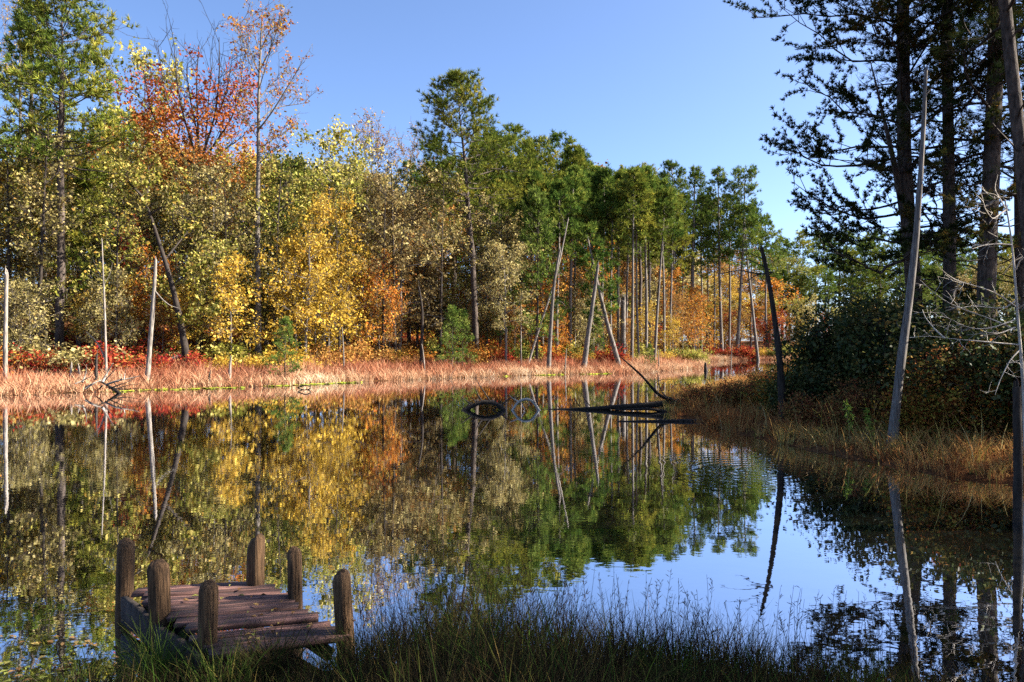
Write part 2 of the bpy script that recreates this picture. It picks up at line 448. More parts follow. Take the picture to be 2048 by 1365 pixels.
def height(x, y):
    x = np.asarray(x, float); y = np.asarray(y, float)
    s = sdist(x, y)
    sp = s.clip(0, None)
    # far wooded bank: low marsh, then a rising slope
    far = .05 + .03 * sp.clip(0, 7) + .115 * (sp - 7).clip(0, 22) + .17 * (sp - 29).clip(0, 45)
    low = .05 + .03 * sp.clip(0, 9) + .03 * (sp - 9).clip(0, 80)
    w = 1 - smooth(12, 42, x)
    far = far * w + low * (1 - w)
    right = .06 + .13 * sp.clip(0, 6) + .035 * (sp - 6).clip(0, 40)
    near = .08 + .15 * sp.clip(0, 6) + .02 * (sp - 6).clip(0, 40)
    mr = smooth(3.5, 6, x) * (1 - smooth(33, 41, y - 1.6 * x))
    mn = 1 - smooth(7, 10, y)
    h = far * (1 - mr) + right * mr
    h = h * (1 - mn) + near * mn
    h = h + .10 * wav(x, y, .8) * smooth(.5, 5, s) + .35 * wav(x, y, .13) * smooth(15, 45, s)
    bed = -.10 + s * .16
    return np.where(s > 0, h, bed.clip(-1.6, None) + .10 * smooth(-.6, 0, s))

def hz(x, y): return float(height(np.array([x]), np.array([y]))[0])

def axis_pts(segs):
    out = [np.arange(a, b, st) for a, b, st in segs]
    return np.concatenate(out + [np.array([segs[-1][1]])])
gx = axis_pts([(-700, -120, 45), (-120, -40, 4), (-40, -12, 1.0), (-12, 16, .4), (16, 48, 1.0), (48, 140, 5), (140, 700, 45)])
gy = axis_pts([(-150, -20, 20), (-20, 0, 2), (0, 34, .4), (34, 112, 1.0), (112, 260, 6), (260, 900, 60)])
GX, GY = np.meshgrid(gx, gy)
GZ = height(GX, GY)
nx, ny = len(gx), len(gy)
ii = (np.arange(ny - 1)[:, None] * nx + np.arange(nx - 1)[None, :]).ravel()
quads = np.stack([ii, ii + 1, ii + nx + 1, ii + nx], 1)
gme = mesh_from('ground', np.stack([GX.ravel(), GY.ravel(), GZ.ravel()], 1), quads.ravel(), np.arange(len(quads)) * 4, ground_material(), smooth=True)
ground = obj('ground', gme); ground['kind'] = 'structure'
wme = mesh_from('pond_water', np.array([(-70, 1, 0), (60, 1, 0), (60, 120, 0), (-70, 120, 0)]), np.arange(4), np.array([0]), water_material())
water = obj('pond_water', wme); water['kind'] = 'structure'

# ------------------------------------------------------------------ photo pixel -> place
def at(px, d): return ((px - CX) / F * d, d)
def zat(py, d): return CH + (HY - py) * d / F
def pxl(pts, d, dy=None):
    """polyline given by photo pixels at distance d (dy: extra depth of each point)"""
    out = []
    for k, (x, y) in enumerate(pts):
        dd = d + (dy[k] if dy is not None else 0)
        out.append(((x - CX) / F * dd, dd, zat(y, dd)))
    return np.array(out)
def resample(P, n):
    P = np.asarray(P, float)
    s = np.concatenate([[0], np.cumsum(np.linalg.norm(np.diff(P, axis=0), axis=1))])
    t = np.linspace(0, s[-1], n)
    # smooth with a Catmull-like blend: linear sample, then light smoothing
    Q = np.stack([np.interp(t, s, P[:, i]) for i in range(3)], 1)
    for _ in range(2):
        Q[1:-1] = (Q[:-2] + 2 * Q[1:-1] + Q[2:]) / 4
    return Q

SHORE_PX = np.array([-400, -150, 0, 300, 500, 700, 900, 1100, 1250, 1330, 1410, 1420, 1600, 1900])
SHORE_D = np.array([26, 31, 34.4, 39.3, 42, 48.2, 53.5, 59.3, 62.2, 67.6, 74, 104, 107, 110])
def shore_d(px): return float(np.interp(px, SHORE_PX, SHORE_D))

# ------------------------------------------------------------------ tree prototypes (meshes shared by the copies)
def branch(start, d0, length, n=5, curl=.15, rise=.0):
    d = unit(np.asarray(d0, float)); P = [np.asarray(start, float)]
    for _ in range(n):
        d = unit(d + curl * rng.standard_normal(3) + np.array([0, 0, rise]))
        P.append(P[-1] + d * length / n)
    return np.array(P)

def pine(H=24., cb=.5, R=4., nb=46, sub=7, tk=15, tl=.34, tw=.055, r0=.24, spread=.55, wander=.12, tuft_step=.32, taper=.55, dead=8, side=None,
         low=.0, shape='round', curve=None, twig=.012, limb_r=None, curl=.13, inner=.28):
    """returns trunk mesh, crown mesh: a bare bole, limbs in rough tiers, needle tufts on the twigs"""
    ta, ca = Acc(), Acc()
    n = 14
    z = np.linspace(0, H * .985, n)
    off = np.cumsum(rng.standard_normal((n, 2)) * wander * H / 24 * .5, 0); off -= off[0]
    if curve is not None: off = off + np.array(curve)[None, :] * (z / H)[:, None] ** 1.5
    TP = np.stack([off[:, 0], off[:, 1], z], 1)
    TR = r0 * (1 - (z / H) * .5) * (1 - .85 * smooth(cb + .05, 1, z / H)); TR[0] *= 1.3
    ta.tube(TP, TR, 8, wob=.04)
    def on(zz): return np.array([np.interp(zz, z, TP[:, 0]), np.interp(zz, z, TP[:, 1]), zz])
    tipsP, tipsD, tipsV = [], [], []
    ga = rng.random() * 6
    for i in range(nb):
        t = (i + rng.random() * .8) / nb
        zz = H * (cb + (1 - cb) * t ** .9)
        ga += 2.4 + rng.standard_normal() * .5
        if shape == 'round': prof = (1 - t) ** .55 * (.55 + .45 * min(1, t * 3.2 + .15))
        elif shape == 'flat': prof = (.9 - .45 * t) * (.6 + .4 * rng.random())
        else: prof = (1 - t) ** .8
        Lb = R * prof * (.65 + .5 * rng.random()) + .35
        dirxy = np.array([math.cos(ga), math.sin(ga)])
        if side is not None:
            Lb *= 1 + side[2] * float(dirxy @ np.array(side[:2]))
            Lb = max(Lb, .5)
        el = -.12 + .75 * t + .12 * rng.standard_normal()
        d = np.array([dirxy[0] * math.cos(el), dirxy[1] * math.cos(el), math.sin(el)])
        BP = branch(on(zz), d, Lb, 6, curl, .06)
        rb = max(.018, (limb_r or r0 * .28) * (1 - t * .6) * (Lb / R) ** .6)
        ta.tube(BP, np.linspace(rb, rb * .22, 7), 5, cap=False)
        cv = rng.random() * .45 + .15
        for k in range(sub):
            u = inner + (1 - inner) * (k + rng.random()) / sub
            j = u * 6; j0 = min(int(j), 5); p = BP[j0] + (BP[j0 + 1] - BP[j0]) * (j - j0)
            bd = unit(BP[min(j0 + 1, 6)] - BP[j0])
            sgn = 1 if (k % 2) else -1
            lat = unit(np.cross(bd, [0, 0, 1.0])) * sgn
            sdr = unit(bd * .7 + lat * (.8 + .3 * rng.standard_normal()) + np.array([0, 0, .25 + .25 * rng.standard_normal()]))
            sl = Lb * (.42 * (1 - u) + .16) * (.7 + .6 * rng.random()) + .18
            SP = branch(p, sdr, sl, 3, .2, .08)
            ta.tube(SP, np.linspace(max(rb * .35, twig), twig * .6, 4), 3, cap=False)
            nt_ = max(2, int(sl / tuft_step))
            uu = np.linspace(.35, 1, nt_)
            q = np.stack([np.interp(uu * 3, range(4), SP[:, a]) for a in range(3)], 1)
            q += rng.standard_normal(q.shape) * tl * .35
            tipsP.append(q)
            tipsD.append(np.repeat(unit(sdr + np.array([0, 0, .55]))[None], nt_, 0) + .35 * rng.standard_normal((nt_, 3)))
            tipsV.append((cv + .25 * rng.random(nt_)).clip(0, 1))
        tipsP.append(BP[-1:]); tipsD.append(unit(d)[None] + [[0, 0, .3]]); tipsV.append(np.array([cv + .1]))
    for i in range(dead):          # dead stubs below the crown
        zz = H * (cb * (.35 + .62 * rng.random())); a = rng.random() * 6.28
        l = .4 + 1.3 * rng.random()
        BP = branch(on(zz), (math.cos(a), math.sin(a), .1 + .3 * rng.standard_normal()), l, 3, .2)
        ta.tube(BP, np.linspace(.03, .008, 4), 3, cap=False)
    P = np.vstack(tipsP); D = unit(np.vstack(tipsD)); V = np.concatenate(tipsV)
    if low:
        pass
    tufts(ca, P, D, tk, tl, tw, spread, V)
    return ta.mesh('trunk', M['bark'], True), ca.mesh('crown', M['needle']), H

def broadleaf(H=16., cb=.25, R=4., limbs=16, sub=5, tw=4, per=20, leaf=.19, sig=.36, r0=.18, sparse=1.0, up=.5, bark='bark_grey', shape=.35, top_bare=0.0, twr=.010):
    ta, ca = Acc(), Acc()
    n = 10
    z = np.linspace(0, H * .9, n)
    off = np.cumsum(rng.standard_normal((n, 2)) * .10 * H / 14, 0); off -= off[0]
    TP = np.stack([off[:, 0], off[:, 1], z], 1)
    TR = r0 * (1 - .88 * (z / (H * .9)) ** 1.1); TR[0] *= 1.25
    ta.tube(TP, TR, 7, wob=.05)
    C, CV, CZ = [], [], []
    ga = rng.random() * 6
    for i in range(limbs):
        t = (i + rng.random()) / limbs
        zz = H * (cb + (.9 - cb) * t)
        ga += 2.4 + .6 * rng.standard_normal()
        prof = math.sqrt(max(.06, 1 - ((t - shape) / (1.03 - shape if t > shape else shape + .45)) ** 2))
        Lb = R * prof * (.7 + .45 * rng.random()) + .3
        el = .15 + up * (.3 + .9 * t) + .18 * rng.standard_normal()
        d = (math.cos(ga) * math.cos(el), math.sin(ga) * math.cos(el), math.sin(el))
        p0 = np.array([np.interp(zz, z, TP[:, 0]), np.interp(zz, z, TP[:, 1]), min(zz, z[-1])])
        BP = branch(p0, d, Lb, 6, .2, .05)
        rb = max(.02, r0 * .42 * (1 - .7 * t))
        ta.tube(BP, np.linspace(rb, rb * .2, 7), 5, cap=False)
        cv = rng.random()
        for k in range(sub):
            u = .25 + .75 * (k + rng.random()) / sub
            j = u * 6; j0 = min(int(j), 5); p = BP[j0] + (BP[j0 + 1] - BP[j0]) * (j - j0)
            bd = unit(BP[j0 + 1] - BP[j0])
            sdr = unit(bd + .9 * rng.standard_normal(3) + np.array([0, 0, .25]))
            sl = Lb * .42 * (.5 + .7 * rng.random()) + .25
            SP = branch(p, sdr, sl, 4, .25, .06)
            ta.tube(SP, np.linspace(max(rb * .3, twr * 1.3), twr, 5), 3, cap=False)
            cv2 = .5 * cv + .5 * rng.random()
            for m_ in range(tw):
                q = SP[1 + (m_ % 4)]
                e = unit(unit(SP[-1] - SP[0]) + 1.0 * rng.standard_normal(3) + np.array([0, 0, .2]))
                wl = .35 + .5 * rng.random()
                TW = np.array([q, q + e * wl * .55 + .05 * rng.standard_normal(3), q + e * wl])
                ta.tube(TW, np.array([twr, twr * .8, twr * .5]), 3, cap=False)
                C.append(TW[-1] if m_ % 2 else TW[1]); CV.append(cv2); CZ.append(C[-1][2] / H)
    C = np.array(C); CV = np.array(CV); CZ = np.array(CZ)
    if sparse < 1 or top_bare > 0:
        keep = rng.random(len(C)) < sparse * (1 - top_bare * smooth(.55, .85, CZ))
        C, CV = C[keep], CV[keep]
    idx = np.repeat(np.arange(len(C)), per)
    Lc = C[idx] + rng.standard_normal((len(idx), 3)) * sig * np.array([1, 1, .8])
    v = (.35 * CV[idx] + .65 * rng.random(len(idx)) + .08 * rng.standard_normal(len(idx))).clip(0, 1)
    leaves(ca, Lc, v, leaf, leaf * .62, jitter=.45)
    return ta.mesh('trunk', M[bark], True), ca.mesh('crown', M['green']), H

def shrub(H=1.8, R=1.1, stems=9, per=26, leaf=.13, sig=.18, clumps=9, bark='bark_dark', flat=1.0):
    ta, ca = Acc(), Acc(); C, CV = [], []
    for i in range(stems):
        a = rng.random() * 6.28; sp = .25 + .9 * rng.random()
        BP = branch((.12 * math.cos(a), .12 * math.sin(a), 0), (math.cos(a) * sp * R / H, math.sin(a) * sp * R / H, 1), H * (.6 + .45 * rng.random()), 5, .16, .05)
        ta.tube(BP, np.linspace(.022, .006, 6) * max(1, H / 2), 4, cap=False)
        for k in range(clumps):
            u = .25 + .75 * rng.random(); j = u * 5; j0 = min(int(j), 4)
            p = BP[j0] + (BP[j0 + 1] - BP[j0]) * (j - j0)
            q = p + rng.standard_normal(3) * R * .30 * np.array([1, 1, .6])
            ta.tube(np.array([p, (p + q) / 2 + [0, 0, .04], q]), np.array([.008, .006, .004]) * max(1, H / 2), 3, cap=False)
            C.append(q); CV.append(rng.random())
    C = np.array(C); CV = np.array(CV); idx = np.repeat(np.arange(len(C)), per)
    Lc = C[idx] + rng.standard_normal((len(idx), 3)) * sig
    Lc[:, 2] = np.abs(Lc[:, 2]) + .02
    v = (.5 * CV[idx] + .5 * rng.random(len(idx))).clip(0, 1)
    leaves(ca, Lc, v, leaf, leaf * .6)
    return ta.mesh('stem', M[bark], True), ca.mesh('crown', M['green']), H

LIB = {}
for k in range(5):
    LIB[f'pine{k}'] = pine(H=24, cb=(.50, .56, .45, .60, .52)[k], R=(3.9, 3.3, 4.3, 3.0, 3.6)[k], nb=40, sub=6, tk=14, tl=.46, tw=.075, tuft_step=.42, shape=('round', 'round', 'round', 'flat', 'round')[k])
for k in range(2):   # young pines, green to the ground
    LIB[f'ypine{k}'] = pine(H=9, cb=.12, R=2.3, nb=40, sub=6, tk=14, tl=.30, tw=.05, r0=.10, shape='cone', dead=0)
for k in range(3):   # loosely built pines of the far woods
    LIB[f'fpine{k}'] = pine(H=24, cb=(.35, .28, .42)[k], R=(3.8, 4.2, 3.4)[k], nb=36, sub=6, tk=9, tl=.6, tw=.13, tuft_step=.5, shape='round', dead=2)
for k in range(5):
    LIB[f'oak{k}'] = broadleaf(H=16, cb=(.22, .3, .18, .26, .34)[k], R=(4.2, 3.6, 4.4, 3.9, 3.4)[k], limbs=20, sub=6, tw=5, per=10, leaf=.20, sig=.23)
for k in range(4):
    LIB[f'sap{k}'] = broadleaf(H=8, cb=.2, R=(2.0, 2.3, 1.8, 2.5)[k], limbs=13, sub=5, tw=4, per=12, leaf=.17, sig=.22, r0=.075)
for k in range(3):
    LIB[f'sparse{k}'] = broadleaf(H=20, cb=.3, R=(3.4, 3.0, 3.8)[k], limbs=24, sub=7, tw=5, per=7, leaf=.17, sig=.30, sparse=.42, up=.85, top_bare=(.9, .35, .0)[k], bark='bark_grey', twr=.016)
for k in range(4):
    LIB[f'shrub{k}'] = shrub(H=1.7, R=(1.0, 1.3, .9, 1.2)[k], leaf=.16, per=24, sig=.2)

def place(key, px, d, top=None, H=None, mat=None, name='pine_tree', cat='tree', wide=1.0, rz=None, bark=None, lean=None, trunk='trunk'):
    """a copy of a prototype, standing at photo column px and distance d, its top at photo row top (or H metres tall)"""
    tm, cm, H0 = LIB[key]
    x, y = at(px, d)
    zb = hz(x, y) - .05
    if H is None: H = max(1.0, zat(top, d) - zb)
    s = H / H0
    o = thing(name, None, cat, (x, y, zb), random.random() * 6.28 if rz is None else rz, (s * wide, s * wide, s))
    if lean: o.rotation_euler = (lean[0], lean[1], o.rotation_euler[2])
    obj(trunk, tm, o, M[bark] if bark else None)
    obj('crown', cm, o, M[mat] if mat else None)
    return o

# ------------------------------------------------------------------ dead snags, logs and bare trees drawn as limbs
def stick(name, label, cat, pts, d, r0, r1, mat='dead', branches=(), sides=8, n=12, dy=None, ground_it=True, jag=True, wob=.06, group=None, smooth_=True, bsides=5):
    P = pxl(pts, d, dy)
    if ground_it:
        P[0, 2] = min(P[0, 2], hz(P[0, 0], P[0, 1])) - .12
    base = P[0].copy(); base[2] += .1
    o = thing(name, label, cat, tuple(base), group=group)
    a = Acc(); Q = resample(P, n) - base
    R = np.linspace(r0, r1, n); R[0] *= 1.2
    a.tube(Q, R, sides, wob=wob)
    if jag:
        for k in range(3):
            e = unit(rng.standard_normal(3) * .09 + unit(Q[-1] - Q[-2]))
            st = Q[-1] + rng.standard_normal(3) * r1 * .4
            a.tube(np.array([st - e * r1 * 2, st + e * r1 * (.6 + rng.random()), st + e * r1 * (1.6 + 2.4 * rng.random())]), np.array([r1 * .6, r1 * .35, .002]), 4, cap=False)
    trunk_ = obj('trunk', a.mesh('trunk', M[mat], smooth_), o)
    for br in branches:
        bp, br0 = br[0], br[1]
        bdy = br[2] if len(br) > 2 else None
        B = pxl(bp, d, bdy); Bq = resample(B, max(5, len(bp) * 3)) - base
        b = Acc(); b.tube(Bq, np.linspace(br0, max(.004, br0 * .25), len(Bq)), bsides, wob=.08)
        obj('branch', b.mesh('branch', M[mat], smooth_), trunk_)
    return o

def twiggy(name, label, cat, pts, d, r0, limbs, mat='bark_grey', leafmat=None, nleaf=900, dy=None, twig_n=9, leafsz=.16, twr=.014, leafzone=(0., 1.), keep=.5):
    """a tall bare tree: bole, limbs given by photo pixels, each with its own fine twigs and a few last leaves"""
    P = pxl(pts, d, dy); P[0, 2] = hz(P[0, 0], P[0, 1]) - .1
    base = P[0].copy()
    o = thing(name, label, cat, tuple(base))
    a = Acc(); Q = resample(P, 14) - base
    a.tube(Q, np.linspace(r0, r0 * .18, 14), 8, wob=.04)
    C = []
    for lp, lr in limbs:
        B = pxl(lp, d, np.linspace(0, rng.standard_normal() * 2.2, len(lp)))
        Bq = resample(B, 9) - base
        a.tube(Bq, np.linspace(lr, lr * .25, 9), 5, cap=False)
        Lb = np.linalg.norm(Bq[-1] - Bq[0])
        for k in range(twig_n):
            u = .15 + .85 * (k + rng.random()) / twig_n; j = u * 8; j0 = min(int(j), 7)
            p = Bq[j0] + (Bq[j0 + 1] - Bq[j0]) * (j - j0)
            e = unit(unit(Bq[j0 + 1] - Bq[j0]) + .75 * rng.standard_normal(3) + [0, 0, .35])
            S = branch(p, e, Lb * .3 * (.5 + rng.random()) + .3, 4, .2, .08)
            a.tube(S, np.linspace(twr * 1.4, twr * .7, 5), 3, cap=False)
            for m_ in range(5):
                q = S[1 + m_ % 4]; e2 = unit(e + 1.0 * rng.standard_normal(3) + [0, 0, .25])
                w = .3 + .55 * rng.random()
                a.tube(np.array([q, q + e2 * w * .5, q + e2 * w + [0, 0, .06]]), np.array([twr * .8, twr * .6, twr * .4]), 3, cap=False)
                C.append(q + e2 * w * (.5 + .5 * rng.random()))
    obj('trunk', a.mesh('trunk', M[mat], True), o)
    if leafmat:
        C = np.array(C); C = C[rng.random(len(C)) < keep]
        idx = rng.integers(0, len(C), nleaf)
        c = Acc(); leaves(c, C[idx] + rng.standard_normal((nleaf, 3)) * .16, rng.random(nleaf), leafsz, leafsz * .65)
        obj('crown', c.mesh('crown', M[leafmat]), o)
    return o

# ---- the prominent trees of the far bank
def hero_pine(label, px, d, top, cb_row, Rpx, mat, seed_side=None, shape='round', nb=60, curve=None, r0=.24, **kw):
    x, y = at(px, d); zb = hz(x, y) - .05
    H = zat(top, d) - zb
    cb = (zat(cb_row, d) - zb) / H
    tm, cm, _ = pine(H=H, cb=cb, R=Rpx * d / F, nb=nb, sub=8, tk=16, tl=.40, tw=.06, tuft_step=.38, r0=r0, shape=shape, side=seed_side, curve=curve, **kw)
    o = thing('pine_tree', label, 'tree', (x, y, zb))
    obj('trunk', tm, o); obj('crown', cm, o, M[mat])
    return o

hero_pine('tallest pine at the far left, dark bole and layered green crown reaching the picture top', 118, 52, -45, 345, 165, 'needle_yellow', (1, 0, .12), 'flat', nb=82, r0=.30)
hero_pine('tall lone pine rising above the middle of the far woods with a curved bole', 952, 68, 160, 440, 122, 'needle_yellow', (.2, 0, .1), 'round', nb=78, curve=(-1.6, 0), r0=.30)
hero_pine('pine with half-hidden dark bole just left of the tallest left pine', 62, 56, 20, 330, 90, 'needle', None, 'round', nb=40, r0=.24)

twiggy('tulip_poplar', 'tall slim poplar, nearly bare with sparse orange leaves, rising from the left woods', 'tree',
       [(516, 692), (516, 600), (514, 450), (518, 300), (515, 190), (522, 110), (524, 30)], 55, .28,
       [([(518, 245), (545, 215), (590, 210), (618, 205)], .07), ([(517, 260), (545, 225), (580, 165), (600, 135)], .07), ([(517, 200), (540, 170), (580, 140)], .05),
        ([(516, 230), (490, 200), (478, 160)], .04), ([(519, 150), (500, 100), (480, 55)], .05), ([(520, 140), (545, 90), (560, 35)], .05),
        ([(521, 120), (510, 70), (505, 25)], .045), ([(522, 100), (538, 60), (570, 45)], .04), ([(518, 180), (535, 120), (550, 70)], .045), ([(516, 300), (560, 270), (590, 250)], .05),
        ([(517, 330), (545, 300), (575, 285)], .04), ([(520, 160), (498, 130), (478, 45)], .04), ([(517, 280), (498, 250), (490, 225)], .035)],
       'bark_grey', 'orange', 2600, twig_n=10, twr=.017, leafsz=.17)
twiggy('red_maple', 'maple with orange and red leaves below bare branching tips, left of the slim poplar', 'tree',
       [(400, 700), (402, 520), (400, 380), (398, 330), (395, 300)], 60, .26,
       [([(399, 330), (370, 250), (355, 180), (348, 90)], .11), ([(399, 330), (395, 240), (392, 160), (398, 90)], .11), ([(399, 325), (430, 240), (440, 160), (438, 75)], .11),
        ([(400, 330), (450, 260), (480, 210), (485, 130)], .10), ([(398, 340), (340, 290), (300, 230), (290, 150)], .10), ([(400, 340), (450, 300), (490, 270)], .08),
        ([(399, 345), (330, 320), (290, 300)], .08), ([(397, 280), (380, 200), (372, 130)], .08), ([(410, 300), (415, 220), (425, 120)], .08), ([(430, 250), (455, 180), (465, 110)], .06),
        ([(360, 260), (330, 200), (315, 80)], .06), ([(400, 340), (380, 330), (330, 350)], .07), ([(402, 345), (440, 340), (480, 335)], .07)],
       'bark_dark', None, twig_n=12, twr=.018)
def maple_leaves():
    d = 60; n = 11000
    c = rng.standard_normal((n, 3)) * [1, 1, 1]
    grp = np.array([(300, 210, 26, 40), (360, 240, 40, 45), (420, 230, 36, 40), (470, 190, 26, 34), (330, 300, 45, 40), (400, 310, 55, 36), (460, 290, 36, 34), (380, 360, 70, 30), (450, 350, 45, 26), (300, 330, 36, 40), (290, 260, 24, 40)])
    # small sub-clumps so that the sky shows through
    sub = 34; G = []
    for g in grp:
        for _ in range(sub):
            G.append((g[0] + rng.standard_normal() * g[2] * .9, g[1] + rng.standard_normal() * g[3] * .9, rng.standard_normal() * 2.4, rng.random()))
    G = np.array(G); k = rng.integers(0, len(G), n)
    dd = d + G[k, 2] + rng.standard_normal(n) * .4
    px = G[k, 0] + rng.standard_normal(n) * 8; py = G[k, 1] + rng.standard_normal(n) * 7
    P = np.stack([(px - CX) / F * d, dd, CH + (HY - py) * d / F], 1)
    redness = (1 - smooth(180, 330, G[k, 1])) * .8
    v = (.75 - .6 * redness + .25 * (rng.random(n) - .5) + .3 * (G[k, 3] - .5)).clip(0, 1)
    a = Acc(); leaves(a, P, v, .22, .14)
    tree = bpy.data.objects['red_maple']
    me = a.mesh('crown', leaf_mat('leaf_maple', [(.24, .035, .02), (.32, .075, .022), (.38, .14, .035), (.40, .23, .06)]))
    me.vertices.foreach_get('co', buf := np.empty(len(me.vertices) * 3, np.float32))
    buf = buf.reshape(-1, 3) - np.array(tree.location, np.float32)
    me.vertices.foreach_set('co', buf.ravel()); me.update()
    obj('crown', me, tree)
maple_leaves()
twiggy('bare_tree', 'pale bare tree with a few yellow leaves behind the tallest left pine', 'tree',
       [(44, 690), (42, 400), (40, 200), (40, 60), (44, -40)], 72, .26,
       [([(40, 160), (15, 100), (5, 30)], .07), ([(40, 140), (60, 60), (75, -10)], .07), ([(41, 90), (30, 30), (20, -30)], .05), ([(41, 200), (80, 130), (105, 90)], .06), ([(40, 210), (5, 150), (-10, 120)], .05)],
       'bark_grey', 'gold', 1500, twig_n=12, twr=.018)
twiggy('bare_tree', 'small bare-topped tree with thin rusty leaves left of the tall lone pine', 'tree',
       [(742, 690), (742, 500), (744, 380), (744, 250)], 80, .2,
       [([(744, 340), (725, 290), (718, 262)], .05), ([(744, 330), (765, 290), (782, 285)], .05), ([(744, 310), (735, 270), (738, 240)], .05), ([(744, 320), (755, 270), (760, 250)], .05), ([(744, 350), (770, 320), (785, 310)], .05)],
       'bark_grey', 'rust', 1500, twig_n=12, twr=.02)
twiggy('bare_tree', 'bare grey spire-topped tree just left of the tall lone pine crown', 'tree',
       [(818, 690), (818, 500), (820, 380), (822, 300)], 84, .2,
       [([(820, 380), (800, 350), (790, 330)], .05), ([(820, 370), (845, 340), (852, 325)], .05), ([(821, 340), (810, 310), (800, 290)], .04), ([(821, 340), (835, 310), (840, 280)], .04), ([(821, 330), (826, 290), (835, 262)], .04)],
       'bark_grey', 'rust', 700, twig_n=12, twr=.02)

# ---- dead snags standing along the far bank
stick('dead_snag', 'broken pale snag with a splintered top among red shrubs on the left bank', 'snag', [(293, 748), (300, 690), (306, 610), (310, 560), (311, 520)], 42, .15, .085, 'dead',
      [([(308, 580), (325, 600), (340, 612), (358, 617)], .05), ([(307, 535), (285, 540), (268, 560)], .04), ([(304, 600), (300, 590), (296, 592)], .05)])
stick('dead_snag', 'thin pale snag with a forked lower stem left of the broken snag', 'snag', [(213, 738), (211, 680), (209, 600), (206, 540), (204, 480)], 43, .085, .028, 'dead',
      [([(211, 722), (203, 700), (190, 680), (172, 664)], .06), ([(208, 620), (200, 608), (205, 612)], .03), ([(207, 560), (196, 545), (185, 515)], .02), ([(208, 570), (222, 545), (225, 525)], .02)])
stick('dead_snag', 'grey barkless snag standing at the left edge of the picture', 'snag', [(10, 748), (11, 680), (12, 600), (13, 545)], 40, .115, .09, 'dead',
      [([(11, 620), (0, 605), (-10, 600)], .04), ([(12, 585), (4, 570), (0, 560)], .03)])
stick('dead_snag', 'thin black snag standing before the shaded gap in mid woods', 'snag', [(842, 728), (843, 690), (846, 620), (838, 575)], 58, .17, .05, 'bark_dark', [([(844, 610), (836, 580), (837, 560)], .03)])
stick('dead_snag', 'straight grey snag in the marsh left of the leaning pair', 'snag', [(1096, 728), (1100, 680), (1108, 560), (1120, 500)], 62, .20, .08, 'bark_grey', [([(1103, 620), (1120, 600), (1130, 612)], .04), ([(1112, 540), (1126, 550), (1134, 556)], .03)])
stick('dead_snag', 'long thin pale snag leaning steeply to the right over the marsh', 'snag', [(1052, 718), (1080, 650), (1112, 560), (1136, 440)], 64, .11, .05, 'dead', [([(1132, 470), (1128, 440), (1120, 425)], .02)])
stick('dead_snag', 'leaning grey snag broken off at mid height above the marsh grass', 'snag', [(1166, 728), (1176, 670), (1188, 590), (1196, 530)], 63, .24, .12, 'bark_grey')
stick('dead_snag', 'short broken trunk standing upright among the slim pine boles', 'snag', [(1246, 700), (1246, 640), (1246, 602)], 78, .3, .26, 'bark_grey')
for px, y0, y1, d in ((142, 742, 730, 42), (157, 748, 733, 42), (192, 752, 710, 40.5), (419, 770, 745, 42.5), (459, 752, 716, 44)):
    o = stick('dead_stump', None, 'stump', [(px, y0 + 8), (px + random.uniform(-2, 2), (y0 + y1) / 2), (px + random.uniform(-3, 4), y1)], d, .12, .05, 'dead' if px not in (192, 419) else 'bark_dark', sides=6, n=5)
    series(o, 'small broken stub', 'sticking out of the left marsh grass', px)
for px, y0, y1, lean_, d in ((688, 720, 655, -4, 52), (850, 745, 690, -6, 55), (1130, 735, 700, 3, 60), (1012, 715, 660, 2, 62), (1042, 718, 610, 0, 63), (1318, 735, 700, -2, 68), (1462, 728, 690, 2, 72)):
    o = stick('dead_sapling', None, 'snag', [(px, y0), (px + lean_ * .3, (y0 + y1) / 2), (px + lean_, y1)], d, .07, .03, 'dead' if px % 4 else 'bark_grey', sides=5, n=6)
    series(o, 'thin dead pole', 'rising from the middle marsh grass', px)

# ---- fallen wood on the far shore
def brush_pile():
    o = thing('fallen_branches', 'bleached fallen tree crown lying at the left waterline below the snags', 'fallen tree', (at(215, 37.5)[0], 37.5, .02))
    lines = [([(240, 788), (215, 770), (195, 762)], .10, 'wet_wood'), ([(170, 778), (190, 765), (205, 760)], .07, 'dead'), ([(205, 765), (215, 745), (226, 727)], .07, 'dead'), ([(208, 764), (218, 752), (232, 738)], .04, 'dead'),
             ([(192, 760), (192, 730), (195, 700)], .05, 'bark_dark'), ([(212, 770), (240, 760), (265, 757), (280, 752)], .06, 'dead'), ([(218, 778), (245, 768), (270, 758)], .04, 'bark_dark'), ([(215, 775), (250, 780), (282, 776)], .035, 'bark_dark'),
             ([(225, 782), (255, 770), (285, 768)], .03, 'wet_wood'), ([(150, 768), (165, 762), (184, 752)], .04, 'dead'), ([(165, 765), (172, 748), (173, 730)], .05, 'dead'), ([(235, 764), (245, 756), (240, 748)], .03, 'dead'),
             ([(228, 766), (236, 775), (246, 784)], .03, 'bark_dark'), ([(248, 760), (250, 745), (252, 738)], .03, 'dead'), ([(205, 772), (196, 780), (188, 786)], .04, 'bark_dark')]
    for pts, r, m in lines:
        P = pxl(pts, 37.5, list(rng.standard_normal(len(pts)) * .35)); Q = resample(P, 7) - np.array(o.location)
        a = Acc(); a.tube(Q, np.linspace(r, r * .3, 7), 5, wob=.1)
        obj('branch', a.mesh('branch', M[m], True), o)
brush_pile()
o = stick('fallen_log', 'short dark log lying half sunk at the far waterline, left of centre', 'log', [(778, 768), (790, 766), (808, 768)], 50.0, .13, .10, 'wet_wood', ground_it=False, n=6)
o = stick('fallen_log', 'pale fallen log on the bank beside the leaning left tree', 'log', [(335, 722), (350, 716), (366, 710)], 50, .14, .11, 'dead', ground_it=False, n=6)
